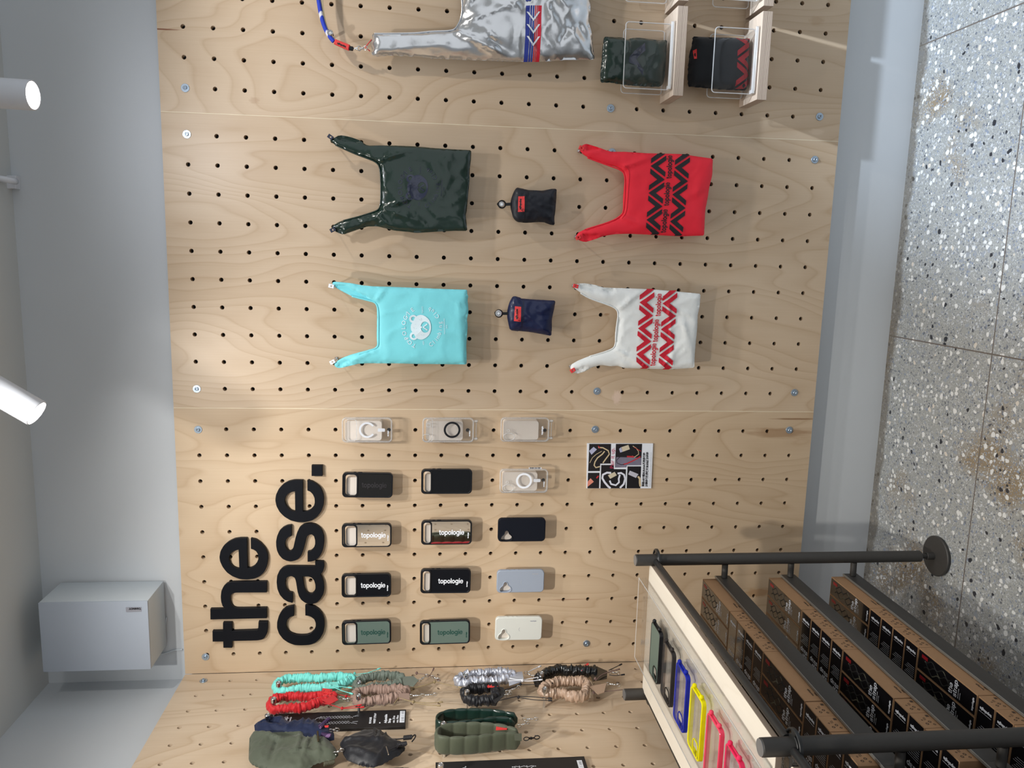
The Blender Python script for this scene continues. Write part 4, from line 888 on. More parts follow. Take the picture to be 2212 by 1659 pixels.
mk('print', chevrons([(1392, 186), (1392, 62), (1353, 62), (1353, 186)], .3, .24, BW, .072, hf, .0015, False, .9), navy_ink, t) if False else mk('print', flat(BW, [([BW.P(u, v, .072) for u, v in C(1280, 40, 8.73, [(650,860),(660,760),(760,640),(960,480),(960,640),(860,720),(790,800),(860,920),(920,1000),(910,1110),(800,960),(740,900)])][::-1], [])], .0015, hf, .006), navy_ink, t)
fb = C(1470, 40, 8.51, [(230,325),(400,338),(800,350),(1000,355),(1285,383),(1278,500),(1262,700),(1250,900),(1240,1100),(1228,1322),(1000,1312),(700,1300),(400,1268),(145,1248),(138,1100),(140,950),(150,800),(172,650),(205,520),(225,420)])
vf, hf = pillow(BW, fb, .072, .024, .010, wrinkle(32, .0015, 16), step=.007, back=.022, zmin=.635)
a, b = BW.P(1615, 140, .072); t = thing('folded_bag', 'black bag with red chevrons folded in the acrylic holder', 'bag', (a, -.072, b)); mk('folded_cloth', vf, fabric('black_matt_cloth', S(14, 17, 22), .8, .2), t, True)
mk('print', chevrons([(1617.5, 193), (1621, 82.5), (1588, 82.5), (1583.5, 193)], (193 - 161) / 111 - .02, 32.0 / 111, BW, .072, hf, .0018, False), plain('dull_red_print', S(150, 28, 38), .7), t)
mk('red_label_tab', flat(BW, [([BW.P(u, v, .072) for u, v in C(1470, 40, 8.51, [(207,605),(262,585),(258,768),(215,768)])][::-1], [])], .0018, hf), red_label, t)
# ------------------------------------------------------------------ phone cases on the wall
case_green = plain('sage_green_panel', S(98, 116, 108), .45, var=.03)
case_black = plain('matt_black_panel', (.004, .005, .008), .5, spec=.15)
case_gloss = plain('gloss_black_panel', (.003, .003, .004), .04, spec=.6)
case_grey = plain('smoked_mirror_panel', (.055, .052, .050), .04, .8, .02)
case_mirror = plain('mirror_panel', (.78, .78, .77), .025, 1.0, .01, bump=0)
case_navy = plain('midnight_rubber', S(9, 15, 27), .6, spec=.2); case_blue = plain('pale_grey_blue_rubber', S(150, 160, 176), .55, var=.02); case_white = plain('off_white_rubber', S(214, 216, 210), .5, var=.02)
CD0, CD1 = .036, .048
def cloud(cx, cy, s):      # wide camera opening with a bump, long side along the case; local: x across, y along
    return circ(cx, cy, s, 20)
def phone_case(lab, u0, u1, v0, v1, style, rot=0.0, kw=None):
    """local frame: L runs down the wall (world -z), Wd towards world +x"""
    uc = (u0 + u1) / 2; vc = (v0 + v1) / 2; ca, cb = BW.P(uc, vc, CD1)
    aL = BW.P(u0, vc, CD1); bL = BW.P(u1, vc, CD1); L = abs(aL[1] - bL[1]); Wd = abs(BW.P(uc, v0, CD1)[0] - BW.P(uc, v1, CD1)[0])
    c, s = math.cos(rot), math.sin(rot)
    def G(l, x):           # l: 0 at the top end .. 1 bottom; x: -0.5..0.5 (+ = world right)
        y = (.5 - l) * L; xx = x * Wd; return (ca + xx * c - y * s, cb + xx * s + y * c)
    def GM(pts): return [G(l, x) for l, x in pts]
    def RR(l0, l1, x0, x1, r, n=6):
        ps = rrect(0, 0, (x1 - x0) * Wd, (l1 - l0) * L, r, n); cl = (l0 + l1) / 2; cx = (x0 + x1) / 2
        return [G(cl - y / L, cx + x / Wd) for x, y in ps]
    t = thing('phone_case', lab, 'phone case', (ca, -CD1, cb), 'phone cases on the pegboard')
    is_clear = style.startswith('clear'); R = .0135
    # pale block the case is fixed on
    mk('mount', slab(BW, RR(.07, .79, -.46, .34 if is_clear else .27, .010), [], .0006, CD0 - .0004, .001), mount_mat, t, 40)
    outer = RR(0, 1, -.5, .5, R)
    ex = tuple(Vector(G(.01, 0)) - Vector(G(0, 0))); nrm = math.hypot(*ex); TX = (ex[0] / nrm, ex[1] / nrm); TY = (-TX[1], TX[0])
    TXt = lambda s_, l, x, size, hh, off=0, **k: place2(font_mesh(s_, size, off), G(l, x), TX, TY, BW, hh)
    if style in ('bar', 'slot'):
        l0, l1 = (.065, .285) if style == 'bar' else (.045, .185)
        hole = RR(l0, l1, -.42, .42, .010 if style == 'bar' else .0088)
        mk('bumper', slab(BW, outer, [RR(.03, .97, -.455, .455, R - .002)], CD0, CD1 + .0012, .0012), black_rubber, t, 40)
        mk('back_panel', slab(BW, RR(.031, .969, -.453, .453, R - .0022), [hole], CD0 + .006, CD1), kw['mat'], t)
        mk('camera_rim', slab(BW, RR(l0 - .028, l1 + .028, -.47, .47, .011), [hole], CD1 + .0002, CD1 + .0022, .0008), black_rubber, t, 40)
        for i, (a_, b_) in enumerate(((.22, .27), (.31, .39))):
            q = [G(a_, .5), G(b_, .5), G(b_, .515), G(a_, .515)]; mk('side_button', slab(BW, q, [], CD0 + .003, CD0 + .008), black_rubber, t)
        if kw.get('ink'):
            o = G(.385 if style == 'bar' else .35, -.09); ln = .50 * L
            mk('logo_print', gtext('topologie', BW, o, TX, TY, .0128, CD1 + .0004, None, ln), kw['ink'], t)
            if kw.get('side', True):
                mk('side_print', join(place2(font_mesh('topologie', .0052, .0004), G(.935, -.24), (-TY[0], -TY[1]) if False else TY, (-TX[0], -TX[1]), BW, CD1 + .0004)), kw['ink'], t)
    elif style == 'cloud':
        cl = [(.066, -.36), (.082, -.26), (.122, -.20), (.142, -.14), (.148, -.06), (.175, -.01), (.205, -.02), (.222, -.09), (.230, -.17), (.272, -.22), (.302, -.32), (.288, -.41), (.235, -.455), (.13, -.455), (.08, -.43)]
        hole = smooth_poly(GM(cl), 2)
        mk('body', slab(BW, outer, [hole], CD0, CD1 + .001, .0022), kw['mat'], t, 40)
        rim = inset(hole, -.0028)
        mk('camera_rim', slab(BW, rim, [hole], CD1 + .001, CD1 + .0030, .0008), kw['mat'], t, 40)
        for a_, b_ in ((.20, .25), (.30, .36), (.39, .45)):
            q = [G(a_, .5), G(b_, .5), G(b_, .512), G(a_, .512)]; mk('side_button', slab(BW, q, [], CD0 + .003, CD0 + .008), kw['mat'], t)
        if kw.get('ink'):
            mk('logo_mark', flat(BW, [(stroke(GM([(.522, .06), (.497, -.02), (.522, -.10)]), .0011), [])], CD1 + .0014), kw['ink'], t)
            mk('logo_print', join(place2(font_mesh('topologie', .0055, .0004), G(.74, .32), TX, TY, BW, CD1 + .0014)), kw['ink'], t)
    else:
        op = {'clear_bar': RR(.075, .285, -.40, .42, .009), 'clear_slot': RR(.02, .14, -.44, -.18, .008), 'clear_cloud': smooth_poly(GM([(.06, -.30), (.09, -.19), (.16, -.15), (.24, -.17), (.285, -.28), (.26, -.39), (.18, -.44), (.10, -.42)]), 2)}[style]
        mk('back_panel', slab(BW, RR(.02, .98, -.47, .47, R - .002), [op], CD1 - .0016, CD1), clear_plastic, t)
        mk('bumper', slab(BW, outer, [RR(.028, .972, -.452, .452, R - .003)], CD0, CD1 + .0012, .0012), clear_rim, t, 40)
        mk('camera_rim', slab(BW, inset(op, -.0026), [op], CD1 + .0002, CD1 + .0026, .0008), clear_rim, t, 40)
        if style == 'clear_slot':
            mk('camera_rim', slab(BW, RR(.008, .20, -.48, .48, .010), [RR(.018, .19, -.455, .455, .009)], CD1 + .0002, CD1 + .0016), clear_rim, t)
            mk('flash_rim', slab(BW, RR(.075, .155, .12, .30, .004), [RR(.085, .145, .15, .27, .003)], CD1 + .0002, CD1 + .0016), clear_rim, t)
        if style == 'clear_cloud':
            f_ = G(.155, -.04); mk('flash_rim', slab(BW, circ(*f_, .0050, 16), [circ(*f_, .0032, 14)], CD1 + .0002, CD1 + .0022), clear_rim, t)
        if kw.get('ring'):
            l_, x_ = kw['ring_at']; c0 = G(l_, x_); r0 = kw.get('r', .0275)
            if kw.get('open'):
                pts = arc(0, 0, r0 - .003, 35, 325, 30); pts = [(c0[0] + x * TX[0] - y * -TX[1] * 0 + y * TY[0], c0[1] + x * TX[1] + y * TY[1]) for x, y in pts]
                o = stroke(pts, .0062); mk('magnet_ring', slab(BW, o, [], CD1 - .0030, CD1 - .0018), kw['ring'], t)
            else: mk('magnet_ring', slab(BW, circ(*c0, r0, 40), [circ(*c0, r0 - .0066, 36)], CD1 + .0003, CD1 + .0014), kw['ring'], t)
            if kw.get('bar', True):
                mk('magnet_bar', slab(BW, RR(kw['bar_l'][0], kw['bar_l'][1], x_ - .065, x_ + .065, .003), [], CD1 - .0030, CD1 - .0018), kw['ring'], t)
        mk('side_print', join(place2(font_mesh('topologie', kw.get('fs', .0050), .0005), G(.925 if not kw.get('big') else .865, -.24 if not kw.get('big') else -.20), TY, (-TX[0], -TX[1]), BW, CD1 + .0004)), white_ink, t)
        if kw.get('lugs'):
            for x in (-.36, .36): p = Vector(BW.F(*G(1.0, x), CD0 + .006)); q_ = Vector(BW.F(*G(1.075, x), CD0 + .006)); mk('strap_lug', cyl(p, q_, .0044, 12, .0012), clear_rim, t, 40)
            mk('strap_bar', join(cyl(BW.F(*G(1.045, -.36), CD0 + .006), BW.F(*G(1.045, .36), CD0 + .006), .0014, 8)), clear_rim, t)
        if kw.get('barcode'):
            q = [G(.60, .505), G(.86, .505), G(.86, .56), G(.60, .56)]; st = mk('price_sticker', slab(BW, q, [], CD1 - .007, CD1 - .0062), white_card, t)
            mk('sticker_print', join(place2(font_mesh('00480110A1000', .0055, .0002), G(.615, .515), TX, TY, BW, CD1 - .0058)), black_ink, st)
    return t
ph = phone_case
ph('clear phone case with open white ring and square camera opening', 738.5, 847.5, 902.5, 956, 'clear_bar', 0, dict(ring=white_ink, ring_at=(.50, 0), open=1, bar_l=(.71, .855), r=.0262))
ph('clear phone case with black ring and strap lugs', 912.5, 1024, 903, 956, 'clear_slot', 0, dict(ring=black_rubber, ring_at=(.575, .02), bar=False, lugs=1, r=.0275))
ph('clear phone case with oval camera opening and strap lugs, no ring', 1081.5, 1187, 902.5, 954.5, 'clear_cloud', 0, dict(lugs=1, big=1, fs=.0075))
ph('clear phone case with closed white ring and barcode sticker', 1079.5, 1184, 1014, 1065, 'clear_cloud', 0, dict(ring=white_ink, ring_at=(.50, .02), bar_l=(.70, .845), r=.0270, barcode=1))
ph('smoky dark grey glossy phone case with tone on tone lettering', 739.5, 848.5, 1021.5, 1075, 'bar', -.018, dict(mat=case_grey, ink=black_ink, side=False))
ph('glossy black phone case with no lettering reflecting red', 910, 1020, 1014, 1067, 'slot', 0, dict(mat=case_gloss))
ph('mirrored phone case with white lettering and square camera opening', 738.5, 846, 1131.5, 1182, 'bar', 0, dict(mat=case_mirror, ink=white_ink))
ph('mirrored phone case with white lettering and slim camera opening', 910, 1019.5, 1124.5, 1176.5, 'slot', 0, dict(mat=case_mirror, ink=white_ink))
ph('plain midnight navy phone case with cloud shaped camera opening', 1076, 1178.5, 1120, 1170, 'cloud', 0, dict(mat=case_navy))
ph('matt black phone case with white lettering and square camera opening', 738, 845, 1240, 1290, 'bar', 0, dict(mat=case_black, ink=white_ink))
ph('matt black phone case with white lettering and slim camera opening', 908.5, 1017, 1229.5, 1281.5, 'slot', -.01, dict(mat=case_black, ink=white_ink))
ph('pale grey-blue phone case with cloud shaped camera opening', 1073.5, 1175.5, 1232, 1280, 'cloud', 0, dict(mat=case_blue, ink=grey_ink))
ph('sage green phone case with black bumper and square camera opening', 738.5, 845, 1341, 1392, 'bar', .012, dict(mat=case_green, ink=green_ink))
ph('sage green phone case with black bumper and slim camera opening', 907, 1015.5, 1341, 1391.5, 'slot', .01, dict(mat=case_green, ink=green_ink))
ph('off white phone case with cloud shaped camera opening', 1070, 1171, 1333.5, 1383, 'cloud', -.012, dict(mat=case_white, ink=grey_ink))
# ------------------------------------------------------------------ promo card
t_a, t_b = BW.P(1339, 1006, .006)
card = thing('promo_card', 'small promo card with strap photos and Chinese lettering', 'card', (t_a, -.006, t_b))
def cq(pts, d=.0066): return [BW.P(u, v, .006) for u, v in C(1220, 900, 7.9, pts)]
mk('card_board', slab(BW, cq([(383,458),(1508,460),(1475,1225),(374,1225)]), [], .0004, .006, .0003), white_card, card)
photo_black = plain('photo_black', (.012, .010, .012), .35); photo_grey = plain('photo_grey', S(120, 116, 134), .35, var=.5, scale=25)
def cprint(name, polys, mat, d=.0064, par=None):
    ps = []
    for p in polys:
        q = cq(p); q = q if area(q) > 0 else q[::-1]; ps.append((q, []))
    return mk(name, flat(BW, ps, d), mat, par or card)
cprint('photo', [[(418,465),(790,465),(782,800),(605,802),(598,928),(398,930)]], photo_black)
cprint('photo', [[(396,958),(592,958),(584,1222),(386,1222)]], photo_black)
cprint('photo', [[(622,825),(835,825),(836,895),(1043,897),(1033,1222),(607,1222)]], photo_black)
cprint('photo', [[(872,465),(1320,465),(1303,828),(1060,830),(1050,865),(856,868)]], photo_black)
cprint('photo', [[(1070,848),(1303,848),(1287,1222),(1055,1222)]], photo_black)
cprint('photo_backdrop', [[(878,690),(1306,700),(1303,826),(1060,830),(1050,864),(858,866)]], photo_grey, .0066)
pr_beige = plain('printed_beige', S(206, 186, 150), .4); pr_red = plain('printed_red', S(190, 40, 50), .4)
for _p in ([stroke([(570,525),(650,530),(740,580),(760,640),(700,720),(650,790)], 20), stroke([(680,590),(640,640),(560,700),(515,770),(500,830),(530,870),(600,850)], 20), stroke([(630,590),(540,640),(470,700),(425,790)], 9), stroke([(1160,500),(1220,540),(1255,590),(1260,640),(1190,690),(1150,670)], 12), stroke([(1250,1020),(1280,1060),(1280,1130),(1290,1190)], 34)]): cprint('pictured_strap', [_p], pr_beige, .0066)
for _p in ([stroke([(1180,520),(1300,590)], 8), stroke([(1060,680),(1180,685)], 26), stroke([(1290,680),(1180,745),(1060,800),(1000,815)], 18), stroke([(570,500),(600,540)], 16), stroke([(540,1050),(575,1010)], 22)]): cprint('pictured_strap', [_p], pr_red, .0067)
cprint('pictured_strap', [stroke([(1060,678),(940,688),(885,740),(890,790),(960,820),(1010,815)], 12)], plain('printed_black', (.02, .015, .02), .4), .0067)
cprint('pictured_chain', [stroke([(790,960),(720,955),(650,990),(640,1050),(680,1120),(740,1190),(780,1222)], 34), stroke([(900,970),(960,960),(1010,990),(1030,1060),(1005,1150),(940,1215)], 32), stroke([(940,990),(920,1060),(925,1120),(870,1170),(790,1150),(765,1090)], 30)], plain('printed_white', S(222, 224, 236), .4), .0066)
cprint('pictured_phone_case', [[(415,585),(490,515),(548,560),(455,650)], [(925,550),(960,520),(985,600),(945,612)]], plain('printed_lilac', S(176, 178, 206), .4), .0067)
cprint('pictured_phone_case', [[(965,520),(1085,480),(1110,555),(985,600)], [(735,1000),(850,940),(888,1000),(775,1060)]], plain('printed_cream', S(206, 194, 170), .4), .0068)
cprint('pictured_phone_case', [[(390,1110),(440,1050),(495,1110),(390,1195)]], plain('printed_salmon', S(222, 140, 120), .4), .0067)
cprint('pictured_phone_case', [[(1080,985),(1110,920),(1255,980),(1215,1045)]], plain('printed_pale', S(190, 188, 200), .4), .0067)
cprint('photo_gap', [[(790,460),(872,460),(852,870),(775,885)]], white_card, .0068) if False else None
def card_text(s, u, v, size, mat, length=None, off=.0, nm='lettering'):
    o = cq([(u, v)])[0]; e = Vector(cq([(u + .035 * 100, v - 100)])[0]) - Vector(o); e.normalize(); f = (-e.y, e.x)
    vf = font_mesh(s, size, off)
    if length:
        wdt = max(p[0] for p in vf[0]) - min(p[0] for p in vf[0]); vf = ([(x * length / wdt, y) for x, y in vf[0]], vf[1])
    mk(nm, place2(vf, o, tuple(e), tuple(f), BW, .0072), mat, card)
card_text('Pair it up.', 836, 885, .020, plain('printed_crimson', S(186, 40, 84), .5), .072)
card_text('購買AIRY或SIURANA系列手機殼', 1352, 1190, .0092, black_ink, .122, .0004)
card_text('加購手機掛繩夾片享50%折扣優惠', 1408, 1192, .0092, black_ink, .124, .0004)
card_text('Enjoy 50% off phone strap adaptor with purchase', 1455, 1190, .0042, grey_ink, .122)
# ------------------------------------------------------------------ loudspeaker
sx0, sx1, sy, sz0, sz1 = -.901, -.666, -.125, 2.508, 2.838
spk = thing('loudspeaker', 'white box loudspeaker mounted on the wall above the pegboard', 'speaker', ((sx0 + sx1) / 2, YW, sz0))
spk_paint = plain('white_speaker_paint', S(196, 203, 208), .5, var=.02, bump=.05, bscale=600)
mk('cabinet', box(sx0, sx1, sy + .006, YW - .012, sz0, sz1, .003), spk_paint, spk, 40)
mk('front_grille', box(sx0, sx1, sy, sy + .0056, sz0, sz1, .0022), plain('grille_cloth', S(172, 180, 192), .8, var=.06, scale=900, bump=.3, bscale=1500), spk, 40)
mk('wall_bracket', box(-.82, -.75, YW - .0115, YW - .0004, 2.60, 2.75), spk_paint, spk)
Lf = lambda u, v: BW.P(u, v, -sy + .0006)
q = [Lf(u, v) for u, v in C(0, 1200, 3.615, [(983,404),(1104,402),(1106,436),(985,441)])]
bd = mk('brand_badge', slab(BW, q if area(q) > 0 else q[::-1], [], -sy + .0004, -sy + .0016), plain('badge_silver', S(186, 186, 196), .35, .5), spk)
o = Vector(Lf(272 + 33.0, 1200 + 404 / 3.615 + 1.3)); mk('badge_print', place2(font_mesh('TANNOY', .0085, .0005), tuple(Vector(Lf(304.4, 1312.4))), (0, 1), (-1, 0), BW, -sy + .0022), black_ink, bd)
cab = [BW.P(346, 1414, -.035), BW.P(360, 1412, -.035), BW.P(375, 1406, -.035), BW.P(393, 1404.5, -.035)]
tag(mk('speaker_cable', tube([(-.80, .036, 2.506)] + [(x, .040, z) for x, z in smooth_poly(cab, 2, False)], .0022, 8), spk_paint, None, True), 'thin white cable hanging from the loudspeaker to the board', 'cable')
# ------------------------------------------------------------------ spotlights
lamp_paint = plain('white_lamp_paint', S(214, 216, 222), .35, var=.02)
lens_glow = emit('lamp_lens', (1, .985, .96), 9)
def lamp(lab, c, axis, r, Lc, arm_dir):
    """c: centre of the glowing face, axis: direction the light points"""
    c = Vector(c); ax = Vector(axis).normalized(); t = thing('spotlight', lab, 'spotlight', c, 'white cylindrical ceiling spotlights')
    b0 = c - ax * Lc
    # hollow housing
    V, F_ = lathe(c, ax, [(.0005, -Lc), (r - .003, -Lc), (r, -Lc + .003), (r, -.0015), (r - .0012, 0), (r - .003, 0), (r - .0035, -.006)])
    mk('housing', (V, F_), lamp_paint, t, 40)
    mk('lens', lathe(c, ax, [(r - .0038, -.0040), (r - .0038, -.0022), (r - .008, -.0012), (.0004, -.0008)], 36), lens_glow, t, True)
    piv = c - ax * (Lc * .62); top = Vector((piv.x, piv.y, CZ - .03))
    mk('arm', join(cyl(piv + Vector((0, 0, r * .6)), top, .008, 12), cyl(piv - Vector((r + .004, 0, 0)), piv + Vector((r + .004, 0, 0)), .006, 12)), lamp_paint, t, 40)
    mk('driver_box', box(top.x - .10, top.x + .04, top.y - .016, top.y + .016, CZ - .0305, CZ - .0105, .003), lamp_paint, t)
    return t
lamp('white spotlight pointing down and left, nearer the loudspeaker', L2, (-.52, -.06, -.86), .033, .16, 0)
lamp('white spotlight pointing almost straight down, at the right', L1, (-.03, -.05, -1.0), .033, .16, 0)
tr = thing('lighting_track', 'white ceiling track carrying the spotlights', 'track', (.9, -.66, CZ))
mk('rail', box(-.6, 2.3, -.672, -.644, CZ - .010, CZ - .0003, .001), lamp_paint, tr)
br = thing('ceiling_pipe', 'white pipe elbow with square bracket high on the wall between the spotlights', 'pipe', (.63, YW, 2.86))
pu = lambda u, v, y: tuple(hit(u, v, 1, y))
mk('bracket_plate', join(slab(BW, [BW.P(u, v, -YW) for u, v in ((45, 381), (44, 409), (22, 409), (22, 381))], [], -YW + .0004, -YW + .03, .002)), lamp_paint, br)
mk('pipe_elbow', tube([pu(34, 392, .005), pu(26, 391, -.015), pu(14, 388, -.025), pu(2, 386, -.03), pu(-12, 385, -.03)], .0092, 16), lamp_paint, br, True)
# ------------------------------------------------------------------ straps on the left wall
def lwp(pts, d): return [(lambda q: (q[0], q[1]))(LW.P(u, v, d)) for u, v in pts]
def ruched(lab, px, d, r, mat, extra, flat_=1.25, seed=0, closed=True, group='gathered fabric wrist straps on the left wall', amp=.30):
    p = lwp(px, d); p = smooth_poly(p, 2, closed); p = resample(p, .0017, closed)
    pts = [Vector(LW.F(a, b, d)) for a, b in p]; n = len(pts); rr = random.Random(seed)
    ph1 = rr.uniform(0, 6)
    s_ = [0]
    for i in range(1, n): s_.append(s_[-1] + (pts[i] - pts[i - 1]).length)
    def rf(i, th):
        s = s_[i]; x = math.cos(th) * .8; y = math.sin(th) * .8
        f = noise.noise(Vector((s * 85 + ph1, x, y + seed))) + .7 * noise.noise(Vector((s * 240, x * 1.2, y * 1.2 + seed)))
        f = f + .35 * (1 - 3 * abs(noise.noise(Vector((s * 150, x * 1.1, y * 1.1 + seed + 4)))))
        return 1 + amp * 1.35 * f + .10 * noise.noise(Vector((s * 30, seed, 3)))
    t = thing('fabric_strap', lab, 'strap', LW.F(*p[0], d), group)
    r = r * (1.30 if closed else 1.12)
    mk('gathered_loop' if closed else 'gathered_band', tube(pts, r, 18, up=Vector((1, 0, 0)), rfun=rf, flat=1 / flat_, closed=closed), mat, t, True)
    for e in extra: e(t)
    return t
def cord(px, d, mat, tips=True, r=.0013, knot=None, name='drawcord'):
    def f(t):
        p = smooth_poly(lwp(px, d), 2, False); P = [Vector(LW.F(a, b, d)) for a, b in p]
        parts = [tube(P, r, 6)]
        if tips: e = (P[-1] - P[-2]).normalized(); parts.append(cyl(P[-1], P[-1] + e * .013, .0027, 10, .0005))
        if knot: k = LW.F(*lwp([knot], d)[0], d); parts.append(sphere(k, .0048, 10, 8)); parts.append(torus(k, (0, .3, 1), .0042, .0018, 12, 6))
        mk(name, join(*parts), mat, t, True)
    return f
def clasp(px, d, mat=None, name='snap_hook', ring=.0062):
    def f(t):
        p = [Vector(LW.F(*q, d)) for q in lwp(px, d)]; mt = mat or chrome
        a, b = p[0], p[-1]; ax = (b - a).normalized(); L = (b - a).length
        nn = Vector((.35, .94, 0)) if abs(ax.y) < .9 else Vector((.35, 0, .94))
        mk(name, join(torus(a, nn, ring, .0013, 16, 6), cyl(a + ax * ring, a + ax * (L * .45), .0030, 10, .0005), sphere(a + ax * (L * .45), .0042, 10, 8), cyl(a + ax * (L * .45), b - ax * ring, .0022, 8), torus(b, nn, ring, .0015, 16, 6), cyl(b - ax * ring, b - ax * ring + Vector((.006, .004, -.003)), .0011, 6)), mt, t, True)
    return f
def tabq(px, d, mat, name='red_label_tab'):
    def f(t):
        q = lwp(px, d); q = q if area(q) > 0 else q[::-1]; mk(name, slab(LW, q, [], d - .001, d + .001), mat, t)
    return f
mint = fabric('mint_cloth', S(124, 222, 212), .6, .2); redf = fabric('red_cloth', S(196, 24, 32), .6, .2); sage = fabric('grey_green_cloth', S(104, 114, 104), .6, .2)
taupe = fabric('taupe_cloth', S(150, 124, 112), .55, .2); silvs = fabric('silver_satin', S(196, 200, 214), .25, 0, .3, .55); blackf = fabric('black_cloth', S(10, 12, 20), .5, .1)
blackg = fabric('black_glossy_cloth', (.006, .007, .008), .22, 0, .6); beige = fabric('beige_leatherette', S(176, 150, 130), .32, 0, .3); khaki = plain('khaki_cord', S(150, 132, 98), .7); navyf = fabric('navy_cotton', S(13, 28, 62), .7, .1)
olive = fabric('olive_cotton', S(76, 82, 68), .7, .15); dgreen_g = fabric('dark_green_quilted', S(22, 44, 38), .28, 0, .4); oliveq = fabric('olive_quilted', S(72, 78, 62), .6, .15); white_cord = plain('white_cord', S(226, 228, 236), .5); brown_cord = plain('mauve_brown_cord', S(120, 96, 90), .6); black_cord = plain('black_cord', (.01, .01, .014), .6); purple_cord = rope_mat('purple_cord', S(58, 36, 74), S(120, 90, 130))
D1 = .040
ruched('mint green gathered strap at the top of the left wall', [(770,1464),(735,1462),(700,1464),(665,1465),(630,1464),(604,1471),(594,1484),(602,1495),(625,1492),(655,1486),(690,1487),(720,1483),(735,1480)], D1, .0108, mint,
       [cord([(765,1463),(790,1455),(815,1446)], D1 + .006, mint, knot=(766, 1455)), cord([(760,1458),(790,1454),(812,1452)], D1 + .006, mint), cord([(718,1482),(735,1483),(752,1485)], D1 + .014, mint, knot=(714, 1482)), cord([(718,1483),(735,1491),(755,1497)], D1 + .016, mint),
        clasp([(753,1464),(741,1472)], D1 + .006), tabq([(700,1474),(730,1473),(732,1486),(702,1488)], D1 + .013, mint, 'end_panel')], seed=1)
ruched('bright red gathered strap beneath the mint one', [(728,1506),(700,1502),(670,1505),(640,1504),(610,1505),(590,1511),(581,1522),(590,1534),(615,1531),(645,1530),(672,1524),(690,1516)], D1, .0106, redf,
       [cord([(697,1518),(720,1524),(738,1530)], D1 + .008, redf, False, knot=(739, 1530)), cord([(738,1530),(760,1526),(772,1524)], D1 + .008, redf), cord([(738,1531),(765,1529),(778,1528)], D1 + .010, redf), cord([(722,1500),(745,1502),(762,1507)], D1 + .002, redf, knot=(748, 1504)),
        clasp([(735,1508),(752,1512)], D1 + .006), tabq([(697,1487),(718,1490),(716,1499),(695,1495)], D1 + .014, red_label), tabq([(693,1511),(720,1501),(731,1512),(712,1522)], D1 + .011, redf, 'end_panel')], seed=2)
ruched('grey-green gathered strap with patch pocket end', [(868,1462),(845,1458),(820,1459),(795,1463),(776,1472),(767,1482),(778,1491),(800,1485),(825,1484),(850,1480),(870,1474)], D1, .0108, sage,
       [tabq([(868,1462),(893,1461),(904,1470),(893,1483),(872,1480)], D1 + .012, sage, 'end_panel'), clasp([(906,1470),(922,1459)], D1 + .006), cord([(898,1455),(925,1457),(945,1467)], D1, brown_cord, knot=(900, 1454)), cord([(925,1463),(932,1454),(935,1448)], D1 + .01, brown_cord), clasp([(934,1462),(947,1468)], D1 + .004)], seed=3)
ruched('taupe brown gathered strap with knotted khaki cords', [(884,1491),(862,1489),(838,1490),(812,1490),(790,1492),(770,1496),(765,1506),(775,1519),(800,1515),(820,1512),(840,1510),(855,1507)], D1, .0112, taupe,
       [cord([(888,1487),(920,1480),(938,1473)], D1, khaki, False, .0020, knot=(888, 1489)), cord([(940,1473),(962,1478),(990,1484)], D1, khaki, knot=(939, 1473)), cord([(852,1519),(862,1506),(870,1510),(892,1516)], D1 + .012, khaki, False, .0017, knot=(893, 1516)), cord([(893,1516),(925,1519),(948,1517)], D1 + .010, khaki), cord([(893,1517),(920,1523),(943,1524)], D1 + .010, khaki), clasp([(888,1503),(912,1502)], D1 + .006), clasp([(914,1502),(940,1500)], D1 + .006), tabq([(860,1498),(884,1498),(885,1512),(862,1510)], D1 + .012, taupe, 'end_panel')], seed=4)
ruched('shiny silver gathered strap with white cords', [(1112,1456),(1088,1454),(1062,1453),(1040,1457),(1012,1458),(994,1463),(988,1472),(998,1479),(1020,1474),(1050,1474),(1080,1470),(1100,1466)], D1, .0125, silvs,
       [tabq([(1096,1455),(1128,1451),(1132,1471),(1100,1482)], D1 + .012, silvs, 'end_panel'), cord([(1101,1465),(1115,1468),(1128,1468)], D1 + .018, white_cord, False, .0015, knot=(1129, 1470)), cord([(1098,1471),(1115,1470),(1128,1469)], D1 + .018, white_cord, False, .0015), cord([(1130,1469),(1150,1465),(1166,1462)], D1 + .016, white_cord, r=.0015), cord([(1130,1471),(1150,1471),(1164,1469)], D1 + .016, white_cord, r=.0015), cord([(1140,1452),(1152,1446),(1163,1441)], D1 + .004, white_cord, r=.0015), clasp([(1136,1453),(1154,1462)], D1 + .006)], seed=5, amp=.36)
ruched('small black gathered strap with a chrome star stud', [(1072,1486),(1052,1486),(1030,1488),(1010,1490),(1002,1500),(1008,1510),(1028,1514),(1050,1514),(1072,1510)], D1, .0125, blackf,
       [tabq([(1052,1479),(1075,1478),(1076,1484),(1053,1485)], D1 + .013, red_label), tabq([(1065,1480),(1088,1486),(1092,1500),(1070,1520),(1062,1508)], D1 + .008, blackf, 'end_panel'), cord([(1085,1492),(1105,1486),(1124,1478)], D1 + .008, black_cord, False, .0018, knot=(1124, 1478)), cord([(1124,1479),(1150,1479),(1187,1476)], D1 + .008, black_cord), cord([(1075,1514),(1100,1508),(1118,1504)], D1 + .010, black_cord, False, .0015, knot=(1120, 1506)), cord([(1120,1504),(1150,1505),(1184,1508)], D1 + .010, black_cord), cord([(1120,1506),(1150,1512),(1184,1513)], D1 + .012, black_cord), clasp([(1095,1494),(1120,1484)], D1 + .004), clasp([(1092,1503),(1102,1497)], D1 + .004)], seed=6)
